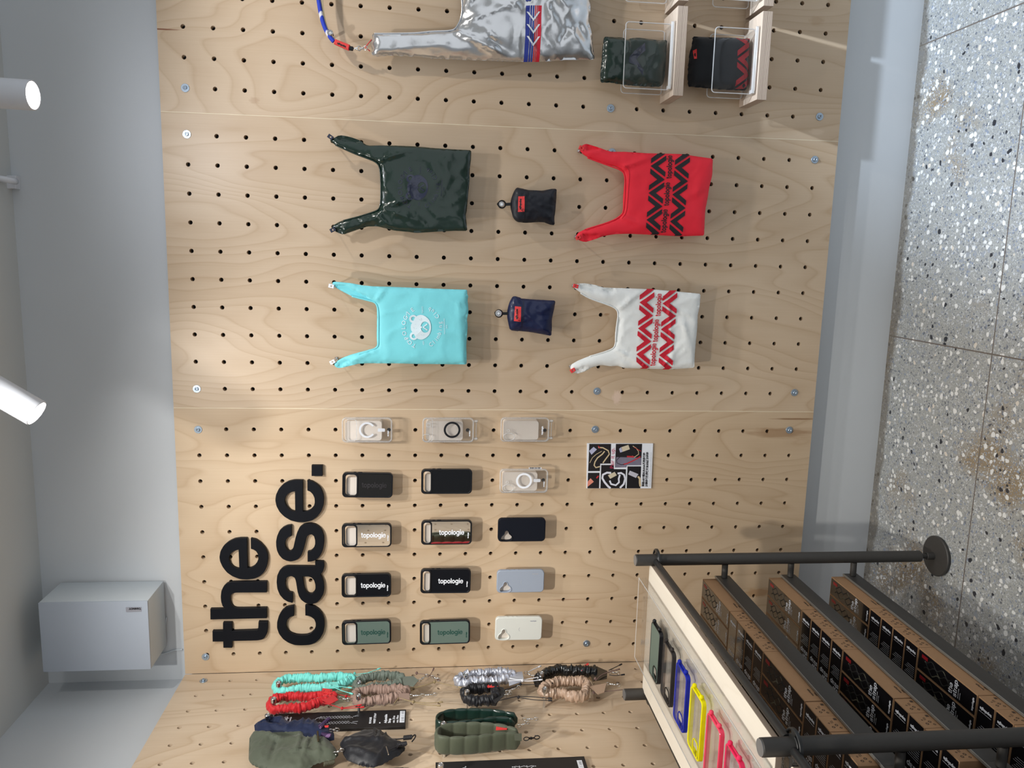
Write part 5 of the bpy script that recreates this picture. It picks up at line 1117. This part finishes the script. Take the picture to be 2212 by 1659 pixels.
ruched('glossy black gathered strap with a red tab', [(1290,1452),(1262,1450),(1235,1450),(1212,1448),(1188,1452),(1168,1462),(1160,1472)], D1, .0175, blackg,
       [tabq([(1252,1443),(1271,1432),(1273,1440),(1256,1449)], D1 + .012, red_label), tabq([(1270,1440),(1285,1438),(1312,1450),(1311,1466),(1280,1472)], D1 + .004, blackg, 'end_panel'), cord([(1315,1448),(1328,1442),(1338,1437)], D1 + .004, black_cord), cord([(1316,1458),(1330,1460),(1342,1458)], D1 + .004, black_cord), clasp([(1318,1452),(1335,1454)], D1)], seed=7, closed=False, amp=.24)
ruched('beige leather-look gathered strap with silver bars', [(1270,1476),(1250,1471),(1228,1472),(1206,1473),(1184,1479),(1170,1490),(1172,1500),(1190,1499),(1210,1496),(1232,1503),(1252,1506),(1266,1500)], D1, .0125, beige,
       [tabq([(1272,1483),(1310,1476),(1305,1496),(1292,1500)], D1 + .010, beige, 'end_panel'), cord([(1287,1470),(1300,1456),(1332,1447)], D1 + .012, brown_cord, r=.0017, knot=(1286, 1466)), cord([(1285,1495),(1315,1493),(1345,1490)], D1 + .006, brown_cord, False, .0014, knot=(1283, 1496)), clasp([(1313,1477),(1336,1480)], D1 + .006),
        lambda t: mk('metal_bar', join(cyl(LW.F(*LW.P(1273, 1468, .055), .055), LW.F(*LW.P(1280, 1480, .055), .055), .0016, 8), cyl(LW.F(*LW.P(1275, 1489, .055), .055), LW.F(*LW.P(1274.5, 1506, .055), .055), .0018, 8)), chrome, t)], seed=8, amp=.33)
# star stud
# wide cotton straps and the drawstring pouch
def wide(lab, px, d, mat, thick, folds, extra, seed, amp=.003, cat='strap', nm='fabric_strap', dips=()):
    vf, hf = pillow(LW, px, d, thick, .014, wrinkle(seed, amp, 30, folds), dips, step=.0055, back=.012)
    u = px[0][0]; v = px[0][1]; t = thing(nm, lab, cat, LW.F(*LW.P(u, v, d), d), 'wide gathered cotton straps on the left wall')
    mk('cloth_body', vf, mat, t, True)
    for e in extra: e(t)
def lf(u0, v0, u1, v1, wd, h, d=.045): return fold(u0, v0, u1, v1, wd, h, d, LW)
def coil(px, d, mat, R=.0048, name='coiled_cord', turns=9):
    def f(t):
        a, b = [Vector(LW.F(*q, d)) for q in lwp(px, d)]; ax = (b - a); L = ax.length; ax.normalize(); n1 = ax.orthogonal().normalized(); n2 = ax.cross(n1)
        mk(name, tube([a + ax * (L * i / (turns * 10)) + n1 * (math.cos(i * .628) * R) + n2 * (math.sin(i * .628) * R) for i in range(turns * 10)], .0019, 6), mat, t, True)
    return f
wide('navy cotton strap with purple coiled cord over the black sign', [(549,1565),(562,1557),(580,1551),(600,1548),(614,1547),(617,1556),(628,1560),(640,1561),(650,1556),(662,1556),(672,1555),(684,1557),(690,1562),(700,1568),(715,1572),(722,1585),(722,1598),(700,1602),(670,1597),(640,1590),(600,1586),(552,1590)], .046, navyf, .016,
     [lf(640, 1562, 620, 1580, .005, .008), lf(655, 1558, 650, 1580, .004, .007), lf(668, 1557, 664, 1578, .004, .007), lf(680, 1560, 674, 1580, .004, .007), lf(560, 1570, 620, 1582, .006, .006)],
     [coil([(690, 1571), (712, 1552)], .070, purple_cord), coil([(694, 1586), (714, 1590)], .070, purple_cord), clasp([(715,1578),(728,1576)], .060), tabq([(701,1568),(710,1567),(709,1571),(702,1571)], .068, red_label)], 41, dips=[([(556,1566),(580,1558),(606,1556),(604,1574),(575,1572)], .012)])
wide('wide olive green cotton strap at the lower left', [(537,1640),(538,1612),(539,1592),(546,1588),(575,1586),(600,1583),(630,1583),(655,1582),(658,1592),(668,1596),(678,1595),(690,1594),(702,1597),(712,1600),(724,1615),(732,1630),(722,1640),(700,1645),(680,1650),(668,1659),(650,1668),(600,1668),(555,1656),(541,1648)], .050, olive, .020,
     [lf(600, 1612, 545, 1596, .012, .010), lf(600, 1612, 585, 1650, .006, -.010), lf(600, 1614, 630, 1606, .008, .010), lf(650, 1600, 640, 1640, .005, .010), lf(665, 1610, 655, 1650, .005, .010), lf(680, 1600, 690, 1640, .005, .010), lf(698, 1600, 705, 1635, .01, .006), lf(560, 1625, 590, 1600, .01, .006), lf(615, 1640, 690, 1640, .004, .008)],
     [clasp([(724,1627),(738,1620)], .060), lambda t: mk('toggle_bar', cyl(LW.F(*LW.P(686, 1580, .078), .078), LW.F(*LW.P(687.5, 1602, .078), .078), .0028, 10, .0006), plain('dark_brass', S(92, 84, 66), .35, .8), t, 40), coil([(700, 1650), (722, 1646)], .056, plain('olive_cord', S(66, 66, 50), .6))], 42, amp=.0035, dips=[([(546,1592),(600,1587),(648,1586),(640,1604),(612,1610),(598,1606),(575,1596)], .012)])
wide('black cotton drawstring strap beside the olive one', [(733,1606),(742,1598),(758,1589),(775,1584),(790,1578),(804,1580),(812,1577),(820,1577),(828,1584),(840,1590),(848,1596),(866,1603),(872,1606),(876,1618),(866,1628),(848,1638),(830,1648),(812,1656),(795,1656),(770,1650),(750,1642),(742,1630),(738,1616)], .048, blackf, .020,
     [lf(740, 1608, 820, 1612, .010, .008), lf(745, 1625, 800, 1640, .010, .008), lf(812, 1580, 806, 1610, .004, .010), lf(824, 1586, 816, 1615, .004, .010), lf(836, 1592, 826, 1620, .004, .009), lf(830, 1630, 815, 1652, .005, .008)],
     [coil([(858, 1610), (878, 1606)], .066, black_cord, .0052), coil([(872, 1594), (890, 1592)], .056, black_cord, .0052), cord([(842,1596),(858,1597),(874,1595)], .056, black_cord, False, .002), cord([(838,1622),(852,1614),(862,1610)], .072, black_cord, False, .002), cord([(890,1592),(897,1586),(898,1592),(890,1602)], .058, black_cord, False, .002),
      lambda t: mk('toggle_bar', cyl(LW.F(*LW.P(834, 1613, .078), .078), LW.F(*LW.P(839, 1630, .078), .078), .0015, 8), chrome, t)], 43, amp=.003)
# quilted puffer straps: a flat padded loop hung round its peg
def puffer(lab, px, x0, x1, mat, thick, seg, extra, hook_mat, seed, group='quilted puffer straps on the left wall'):
    d = (x0 + x1) / 2; p = smooth_poly(lwp(px, d), 3, False); p = resample(p, .0030, False)
    pts = [Vector(LW.F(a, b, d)) for a, b in p]; hw = (x1 - x0) / 2; n = 22; m = len(pts); T, N, B = frames_along(pts, Vector((1, 0, 0)))
    s_ = [0]
    for i in range(1, m): s_.append(s_[-1] + (pts[i] - pts[i - 1]).length)
    V = []; Fc = []
    for i in range(m):
        q = abs(math.sin(math.pi * s_[i] / seg)); q = q ** .42; end = min(1, min(s_[i], s_[-1] - s_[i]) / .018 + .35)
        for k in range(n):
            th = 2 * math.pi * k / n; c = math.cos(th); s = math.sin(th)
            e = math.copysign(abs(c) ** .55, c); f = math.copysign(abs(s) ** .75, s)
            wr = 1 + .10 * noise.noise(Vector((s_[i] * 120, th * 2, seed))) * q
            V.append(tuple(pts[i] + N[i] * (e * hw * (.90 + .10 * q) * end) + B[i] * (f * thick * (.30 + .70 * q) * wr * end)))
    for i in range(m - 1):
        for k in range(n): Fc.append((i * n + k, i * n + (k + 1) % n, (i + 1) * n + (k + 1) % n, (i + 1) * n + k))
    Fc.append(tuple(range(n - 1, -1, -1))); Fc.append(tuple((m - 1) * n + k for k in range(n)))
    t = thing('puffer_strap', lab, 'strap', tuple(pts[0]), group); mk('quilted_band', (V, Fc), mat, t, True)
    for e in extra: e(t)
    return t
puffer('dark green glossy quilted strap on the left wall', [(1118,1556),(1085,1550),(1060,1546),(1020,1545),(980,1546),(955,1551),(943,1560),(944,1572),(960,1574),(1000,1572),(1040,1567),(1075,1562),(1112,1566)], .012, .060, dgreen_g, .0068, .039,
       [clasp([(1133,1554),(1158,1553)], .05), clasp([(1122,1568),(1140,1561)], .05), tabq([(1072,1568),(1096,1568),(1095,1576),(1071,1577)], .062, red_label)], chrome, 1)
puffer('olive matt quilted strap below the dark green one', [(1122,1596),(1095,1585),(1060,1580),(1020,1578),(975,1580),(950,1586),(942,1597),(946,1608),(970,1611),(1010,1610),(1050,1606),(1090,1600),(1124,1600)], .012, .070, oliveq, .0072, .041,
       [clasp([(1137,1596),(1160,1593)], .05, black_rubber, ring=.0078), tabq([(1111,1585),(1127,1585),(1127,1600),(1112,1600)], .072, oliveq, 'end_panel')], black_rubber, 2)
# more straps further along the wall, outside the view, seen in the mirrored cases
redq = fabric('red_quilted', S(190, 24, 34), .5, .1)
def puffer_raw(lab, y, z, h, mat, seed):
    pts2 = [(y + .02, z - h), (y + .022, z - h / 2), (y + .018, z), (y, z + .02), (y - .018, z), (y - .022, z - h / 2), (y - .02, z - h)]
    class _F: pass
    global lwp
    old = lwp; lwp = lambda px, d: px
    t = puffer(lab, pts2, .012, .075, mat, .012, .05, [], chrome, seed, 'spare quilted straps further along the left wall'); lwp = old; return t
puffer_raw('red quilted strap hanging further along the left wall', -1.10, 1.62, .34, redq, 5)
puffer_raw('grey-green quilted strap hanging beside the red one', -1.24, 1.60, .36, oliveq, 6)
puffer_raw('red quilted strap lower on the left wall', -1.02, 1.22, .30, redq, 7)
puffer_raw('dark quilted strap next to the lower red one', -1.16, 1.20, .32, blackf, 8)
# pegs of the left wall
for u, v, d, lab in [(602, 1475, .070, 'chrome peg inside the mint green strap'), (591, 1509.5, .070, 'chrome peg inside the red strap'), (578, 1545, .070, 'chrome peg at the top of the black wrist strap sign'), (775, 1502, .066, 'chrome peg inside the taupe strap'), (776, 1474, .055, 'chrome peg inside the grey-green strap'),
                     (1005, 1458, .066, 'chrome peg inside the silver strap'), (1009, 1493, .068, 'chrome peg inside the small black strap'), (1170, 1453.5, .066, 'chrome peg inside the glossy black strap'), (1177, 1487, .066, 'chrome peg inside the beige strap'), (952, 1652, .060, 'chrome peg on the black sign at the bottom edge'),
                     (958, 1562, .060, 'chrome peg inside the dark green quilted strap'), (960, 1594, .060, 'chrome peg inside the olive quilted strap'), (560, 1580, .045, 'chrome peg behind the navy strap'), (556, 1600, .045, 'chrome peg behind the olive strap'), (748, 1605, .045, 'chrome peg behind the black drawstring strap')]:
    peg(LW, u, v, d, lab)
# black signs on the left wall
def wall_sign(lab, c4px, items, d=.010):
    q = [LW.P(u, v, d) for u, v in c4px]
    y1 = max(a for a, b in q[:2]); y0 = min(a for a, b in q[2:]); z1 = max(b for a, b in q); z0 = min(b for a, b in q)
    y1 = sum(a for a, b in q[:2]) / 2; y0 = sum(a for a, b in q[2:]) / 2
    t = thing('wall_sign', lab, 'sign', LW.F((y0 + y1) / 2, z0, d), 'black product signs on the left wall')
    mk('sign_board', slab(LW, rect(y0, z0, y1, z1), [], .0004, d, .0005), black_card, t)
    H = z1 - z0; Wd = y1 - y0
    for it in items:
        kind = it[0]
        if kind == 'T':      # text, fraction from left (a), fraction from top (b), size
            _, s, a, b, size, off, big = it
            if big: o = (y0 + a * Wd, z1 - b * H); mk('lettering', gtext(s, LW, o, (1, 0), (0, 1), size, d + .0004), white_ink, t)
            else: mk('lettering', place2(font_mesh(s, size, off), (y0 + a * Wd, z1 - b * H), (1, 0), (0, 1), LW, d + .0004), white_ink, t)
        elif kind == 'R': _, a, b, a2, b2 = it; lb = mk('price_label', slab(LW, rect(y0 + a * Wd, z1 - b2 * H, y0 + a2 * Wd, z1 - b * H), [], d + .0003, d + .0009), white_card, t); mk('label_print', place2(font_mesh('$180  /  490', .011, .0003), (y0 + (a + .06) * Wd, z1 - (b2 - .006) * H), (1, 0), (0, 1), LW, d + .0013), grey_ink, lb)
        elif kind == 'L':
            _, pts, wd = it; mk('line_drawing', flat(LW, [(stroke([(y0 + a * Wd, z1 - b * H) for a, b in p], wd), []) for p in pts], d + .0005), white_ink, t)
    return t
def wav(x, b0, b1, amp=.03, n=22): return [(x + amp * (1 if i % 2 else -1), b0 + (b1 - b0) * i / n) for i in range(n + 1)]
dr = [wav(.30, .38, .62), wav(.38, .38, .60), wav(.62, .38, .62), wav(.70, .38, .60), arc(.34, .36, .05, 180, 0, 8, .012), [(.30, .62), (.24, .655)], [(.36, .62), (.37, .66)], [(.66, .62), (.76, .655)], [(.68, .62), (.69, .66)], arc(.5, .40, .20, 180, 360, 10, .05)]
wall_sign('black wrist strap sign partly covered by the navy strap', [(577, 1544), (876.5, 1531), (875.5, 1568), (583, 1580)],
          [('T', 'strap.', .30, .155, .011, 0, True), ('T', 'the', .30, .115, .011, 0, True), ('T', 'topologie', .52, .18, .006, .0003, False), ('L', dr, .0012), ('T', 'BUNGEE', .22, .755, .009, .0003, False), ('T', 'WRIST STRAP', .22, .785, .009, .0003, False), ('T', '-', .22, .825, .016, .001, False), ('T', 'Adjustable', .22, .865, .011, .0004, False), ('T', 'Strap', .22, .893, .011, .0004, False), ('T', 'min. 27cm', .22, .922, .009, .0003, False), ('T', 'max. 90cm', .22, .948, .009, .0003, False), ('R', .22, .957, .90, .992)])
a0_, b0_ = LW.P(941, 1646, .010); a1_, b1_ = LW.P(1262, 1634, .010)
wall_sign('black quilted strap sign at the bottom edge of the view', [(941, 1646), (1262, 1634), (1268, 1680), (946, 1692)],
          [('T', 'strap.', .10, .20, .013, 0, True), ('T', 'topologie', .10, .24, .006, .0003, False), ('L', [wav(.30, .50, .66, .02, 6), wav(.62, .50, .66, .02, 6), arc(.46, .50, .17, 180, 0, 10, .03), arc(.46, .66, .16, 180, 360, 10, .04), [(.46, .70), (.46, .73)], [(.28, .55), (.36, .55)], [(.28, .60), (.36, .60)], [(.56, .55), (.66, .55)], [(.56, .60), (.66, .60)]], .0014), ('T', 'PUFFER', .10, .82, .010, .0003, False), ('T', 'STRAP', .10, .85, .010, .0003, False), ('T', 'Length', .10, .90, .011, .0004, False), ('R', .10, .94, .80, .975)])
wall_sign('narrow black sign peeking in at the bottom edge under the drawstring strap', [(560, 1675), (868, 1653), (870, 1690), (565, 1712)], [])
# ------------------------------------------------------------------ display rack
XF, XB = -.459, -.905            # front (room side) and rear post lines
PY = (-.353, -1.283, -2.213)     # posts along the rack
rack = thing('display_rack', 'dark steel tube rack with three shelves beside the left wall', 'rack', (XF, PY[0], 0))
PR = .0178
def post(x, y, zt, parent):
    zb = .062
    p = mk('post', cyl((x, y, zb), (x, y, zt), PR, 40, .002), steel_dark, parent, 40)
    mk('end_cap', cyl((x, y, zt + .0002), (x, y, zt + .0012), PR - .0015, 32), plain('brushed_end_cap', S(150, 152, 156), .4, .6), p)
    mk('levelling_stem', join(cyl((x, y, .040), (x, y, zb - .0004), .0075, 16), cyl((x, y, .012), (x, y, .042), .0115, 20, .001)), steel_dark, p, 40)
    V, F_ = tube([(x, y, .0004), (x, y, .010), (x, y, .0125), (x, y, .018)], [.062, .064, .061, .013], 48)
    mk('foot_disc', (V, F_), steel_dark, p, 30)
    rp = []
    for i, ch in enumerate('regula'):
        t_ = math.radians(-150 + i * 13); e_ = Vector((math.cos(t_), math.sin(t_)))
    return p
for x in (XF, XB):
    for y in PY: post(x, y, .990 if x == XF else 1.002, rack)
def joint_disc(x, y, z, parent):
    """slotted round joint plate carrying the display board"""
    o = circ(x, y + (.020 if False else 0), .034, 36)
    sl_ = [stroke(arc(x, y, .0265, a0, a0 + 55, 8), .006) for a0 in (20, 110, 200, 290)]
    fr = HZ(z - .0062); mk('joint_disc', slab(fr, o, [s[::1] for s in sl_], 0, .007, .0012), steel_pole, parent, 40)
    mk('joint_bolt', join(*[cyl((x + dx, y + dy, z - .016), (x + dx, y + dy, z + .0026), .0055, 10, .001) for dx, dy in ((-.018, -.018),)]), steel_pole, parent, 40)
ZJ = .926
for x in (XF, XB):
    for y in PY: joint_disc(x, y, ZJ, rack)
for i in (0, 1):
    mk('top_rail', cyl((XF, PY[i] - .016, ZJ + .004), (XF + .006, PY[i + 1] + .016, ZJ + .004), .0092, 20), steel_pole, rack, 40)
    mk('rear_rail', cyl((XB, PY[i] - .016, ZJ + .004), (XB, PY[i + 1] + .016, ZJ + .004), .0092, 20), steel_pole, rack, 40)
for y in PY: mk('end_rail', cyl((XB + .016, y, ZJ - .006), (XF - .016, y, ZJ - .006), .0085, 20), steel_pole, rack, 40)
SHZ = (.683, .469, .262)         # underside of the three shelf lips
LIPH = .045
for z in SHZ:
    for i in (0, 1):
        y0, y1 = PY[i + 1] + .012, PY[i] + .012
        sh = mk('shelf', join(box(-.850, -.5215, y0, y1, z, z + .0025)), steel_dark, rack)
        lipm = box(-.5213, -.5185, y0, y1, z, z + LIPH, .0008); mk('front_lip', lipm, steel_dark, sh, 30)
        mk('lip_flange', box(-.5245, -.5180, y0, y1, z + LIPH, z + LIPH + .0022, .0006), plain('pale_steel_edge', S(150, 152, 150), .35, .6), sh)  # paler steel along the top edge of the lip
        mk('rear_lip', box(-.8530, -.8502, y0, y1, z, z + LIPH, .0008), steel_dark, sh, 30)
    for y in PY:
        mk('shelf_bracket', cyl((-.5175, y - .004, z + .022), (XF - PR + .001, y - .002, z + .022), .0095, 18), steel_dark, rack, 40)
        mk('shelf_bracket', cyl((-.8535, y - .004, z + .022), (XB + PR - .001, y - .002, z + .022), .0095, 18), steel_dark, rack, 40)
# display board on top
tb_top = plywood('table_birch', 12, (.88, .83, .74), (.76, .69, .58), axis='y', contrast=.25); tb_edge = ply_edge('table_edge', 'z', .003)
ZT = .942
for i, lab in ((0, 'pale birch display board on the rack, nearest the wall'), (1, 'pale birch display board on the rack, nearest the camera')):
    y0, y1 = PY[i + 1] + .030, PY[i] + .008 if i == 0 else PY[i] - .030
    t = thing('display_board', lab, 'board', ((-.475 - .895) / 2, (y0 + y1) / 2, ZT - .012), 'birch boards on the rack')
    o = rrect((-.4745 - .893) / 2, (y0 + y1) / 2, .4185, y1 - y0, .012, 4)
    mk('core', slab(HZ(0), o, [], ZT - .0125, ZT - .0008), tb_edge, t); mk('veneer', slab(HZ(0), inset(o, .0004), [], ZT - .0008, ZT), tb_top, t)
    pass
# acrylic tray
TX0, TX1, TY0, TY1 = -.795, -.528, -1.245, -.322
tray = thing('acrylic_tray', 'clear acrylic tray holding bright phone cases on the birch board', 'tray', ((TX0 + TX1) / 2, (TY0 + TY1) / 2, ZT))
hz = HZ(0)
mk('tray_base', slab(hz, rect(TX0, TY0, TX1, TY1), [], ZT + .0005, ZT + .0035), acrylic, tray)
wl = lambda x0, x1, y0, y1: box(x0, x1, y0, y1, ZT + .0036, ZT + .024)
for nm, q in (('front_wall', (TX1 - .003, TX1, TY0, TY1)), ('rear_wall', (TX0, TX0 + .003, TY0, TY1)), ('end_wall', (TX0 + .0031, TX1 - .0031, TY1 - .003, TY1)), ('end_wall', (TX0 + .0031, TX1 - .0031, TY0, TY0 + .003))):
    w_ = mk(nm, wl(*q), acrylic, tray); x0, x1, y0, y1 = q
    mk('polished_edge', box(x0, x1, y0, y1, ZT + .0242, ZT + .0252), acrylic_edge, w_)
mk('raised_panel', slab(hz, rrect((TX0 + TX1) / 2, (TY0 + TY1) / 2, .235, TY1 - TY0 - .04, .01, 4), [], ZT + .012, ZT + .015, .0006), acrylic, tray)
CZ0 = ZT + .0156
def tray_case(lab, yc, xr, xl, col_mat, kind, clearm=None):
    """xr: end with the strap lugs (towards the room), xl: camera end (towards the wall)"""
    t = thing('phone_case', lab, 'phone case', ((xl + xr) / 2, yc, CZ0), 'phone cases lying in the acrylic tray')
    L = xr - xl; Wd = .085; cx = (xl + xr) / 2; o = rrect(cx, yc, L, Wd, .012); z1 = CZ0 + .0115
    hole = rrect(xl + .024, yc - .016, .036, .032, .010)
    if kind == 'solid':
        mk('bumper', slab(hz, o, [rrect(cx, yc, L - .006, Wd - .006, .010)], CZ0, z1, .0012), black_rubber, t, 40)
        mk('back_panel', slab(hz, rrect(cx, yc, L - .0062, Wd - .0062, .010), [hole], z1 - .003, z1 - .0008), col_mat, t)
        mk('camera_rim', slab(hz, inset(hole, -.0025), [hole], z1 - .0006, z1 + .001, .0006), black_rubber, t, 40)
    else:
        mk('bumper', slab(hz, o, [rrect(cx, yc, L - .0085, Wd - .0085, .009)], CZ0, z1, .0014), col_mat, t, 40)
        mk('back_panel', slab(hz, rrect(cx, yc, L - .0087, Wd - .0087, .009), [hole], z1 - .003, z1 - .0015), clear_plastic, t)
        mk('camera_rim', slab(hz, inset(hole, -.0028), [hole], z1 - .0012, z1 + .001, .0006), col_mat, t, 40)
    lm = black_rubber if kind == 'solid' else col_mat
    for s in (-1, 1):
        mk('strap_lug', sphere((xr + .006, yc + s * .026, z1 - .004), .0058, 14, 10), lm, t, True)
    mk('lug_bar', cyl((xr + .004, yc - .026, z1 - .006), (xr + .004, yc + .026, z1 - .006), .0018, 8), lm, t, True)
def tint(name, c, alpha):
    return clear(name, c, alpha, .08, .6)
cols = [('sage green phone case with black bumper lying in the acrylic tray', case_green, 'solid'), ('smoky black framed clear phone case in the acrylic tray', tint('smoke_tint', (.05, .045, .045), .72), 'c'), ('royal blue framed clear phone case in the acrylic tray', tint('blue_tint', S(36, 50, 178), .82), 'c'),
        ('neon yellow framed clear phone case in the acrylic tray', tint('yellow_tint', S(250, 242, 20), .80), 'c'), ('coral pink framed clear phone case in the acrylic tray', tint('coral_tint', S(255, 84, 116), .80), 'c'), ('hot pink framed clear phone case lying nearest the camera', tint('pink_tint', S(255, 60, 110), .80), 'c')]
for i, (lab, m_, k_) in enumerate(cols):
    tray_case(lab, -.528 - i * .1175, -.591 + .001 * i, -.750 + .001 * i, m_, k_)
# strap boxes on the shelves
BH, BW_, BL = .0835, .0560, .2245          # height, width, length
win_black = plain('glossy_black_window', (.010, .009, .011), .12, var=.5, scale=60, coat=.5)
def box_mesh(lx, ly):
    """parts of one box lying on its shelf; origin at the bottom, front right corner (+x face at x=0, +y end at y=0)"""
    P = {}
    P['carton'] = box(-lx, 0, -ly, 0, 0, BH, .0006)
    e = .0028
    P['window'] = box(-lx + e, -e, -ly + e, -e, BH + .0001, BH + .0006)
    return P
def local2(vf, o, ex, ey, z):
    V = [(o[0] + x * ex[0] + y * ey[0], o[1] + x * ex[1] + y * ey[1], z) for x, y in vf[0]]; return V, vf[1]
def front2(vf, o, xx):             # print on the +x face: text right = +y, up = +z
    return [(xx, o[0] + x, o[1] + y) for x, y in vf[0]], vf[1]
EX, EY = (1, 0), (0, 1)
def protos(long):
    lx, ly = (BW_, BL) if long else (BL, BW_)
    P = box_mesh(lx, ly); zt = BH + .0009
    if long:
        a, _ = glyph_text('the', .0102); b, _ = glyph_text('strap', .0102)
        P['lettering'] = join(local2(a, (-.048, -.140), EX, EY, zt), local2(b, (-.048, -.156), EX, EY, zt),
                              local2(font_mesh('BRAIDED ROPE', .0036, .0001), (-.046, -.163), EX, EY, zt), local2(font_mesh('phone strap', .0036, .0001), (-.046, -.169), EX, EY, zt), local2(font_mesh('topologie', .0085, .0004), (-.046, -.215), EX, EY, zt))
        P['rope_strap'] = join(*[tube([(x0 + .006 * math.sin(k * .5 + q), -.030 - k * .0034, BH - .0012) for k in range(30)], .0026, 6) for q, x0 in ((0, -.040), (2, -.028), (4, -.017))])
        P['red_tab'] = box(-.018, -.009, -.040, -.016, BH + .0007, BH + .0011)
        P['front_print'] = join(front2(font_mesh('topologie', .0075, .0002), (-.205, .052), .0004), front2(font_mesh('strap.', .006, .0002), (-.205, .044), .0004))
    else:
        a, _ = glyph_text('the', .0098); b, _ = glyph_text('strap', .0098)
        P['lettering'] = join(local2(b, (-.050, -.088), EY, (-1, 0), zt), local2(a, (-.050, -.072), EY, (-1, 0), zt),
                              *[local2((stroke([(0, -i * .0040), (.034 - .004 * (i % 3), -i * .0040)], .0007) and [], []), (0, 0), EX, EY, zt) for i in range(0)])
        P['lettering'] = join(local2(b, (-.104, -.053), EY, (-1, 0), zt), local2(a, (-.118, -.053), EY, (-1, 0), zt),
                              *[local2(fill(rect(0, 0, .040 - .005 * (i % 3), .0008)), (-.088 + i * .0052, -.050), EY, (-1, 0), zt) for i in range(6)],
                              local2(font_mesh('topologie', .0100, .0005), (-.020, -.048), EY, (-1, 0), zt), local2(fill(rect(0, 0, .040, .0010)), (-.030, -.048), EY, (-1, 0), zt))
        P['front_print'] = join(*[front2(fill(circ(0, 0, q_, 12), [circ(0, 0, q_ * .55, 10)]), (y_, z_), .0004) for q_, y_, z_ in ((.0036, -.041, .068), (.0036, -.034, .058), (.0030, -.044, .053), (.0022, -.027, .071))], front2(fill(rect(0, 0, .009, .0012)), (-.028, .064), .0004), front2(fill(rect(0, 0, .009, .0012)), (-.026, .0605), .0004), front2(fill(rect(0, 0, .007, .007)), (-.016, .047), .0004))
    return P
MB = {'carton': kraft, 'window': win_black, 'lettering': white_ink, 'front_print': plain('faded_box_print', S(70, 54, 42), .8), 'red_tab': plain('printed_red_tab', S(150, 24, 34), .4), 'rope_strap': rope_mat('printed_rope', S(18, 20, 18), S(96, 94, 76)), 'side_edge': kraft_edge}
PROTO = {}
for lg in (True, False):
    ch = []
    for nm, vf in protos(lg).items():
        me = bpy.data.meshes.new('strap_box_' + nm); me.from_pydata([tuple(v) for v in vf[0]], [], vf[1]); me.update(); me.materials.append(MB[nm]); ch.append((nm, me))
    PROTO[lg] = ch
def strap_box(lg, x, y, z, lab, rz=0.0, parts=True):
    t = thing('strap_box', lab, 'box', (x, y, z), 'kraft strap boxes on the rack'); t.rotation_euler.z = rz
    for nm, me in PROTO[lg]:
        o = bpy.data.objects.new(nm, me); COL.objects.link(o); o.parent = t
ORD = ('first', 'second', 'third', 'fourth', 'fifth', 'sixth', 'seventh', 'eighth')
for k, (z, sn) in enumerate(zip(SHZ, ('top', 'middle', 'bottom'))):
    zb = z + .0030; x0 = -.5262; y = -.346
    for run in range(2):
        where = 'nearest the wall' if run == 0 else 'midway along'
        for r_ in range(4):
            strap_box(True, x0 - r_ * (BW_ + .0012), y, zb, 'long kraft strap box on the %s shelf, %s, %s row from the front' % (sn, where, ORD[r_]))
        y -= BL + .0022
        for q in range(4):
            strap_box(False, x0 + random.uniform(-.0012, 0), y, zb, 'narrow kraft strap box, %s of four %s, on the %s shelf' % (ORD[q], ('between the posts', 'by the middle post')[run], sn))
            y -= BW_ + .0012
        y -= .001
    # beyond the middle post
    y = min(y, PY[1] - .030)
    nb = {0: 0, 1: 1, 2: 3}[k] + 1
    for q in range(nb):
        strap_box(False, x0, y, zb, 'narrow kraft strap box past the middle post, %s one on the %s shelf' % (ORD[q], sn)); y -= BW_ + .0012
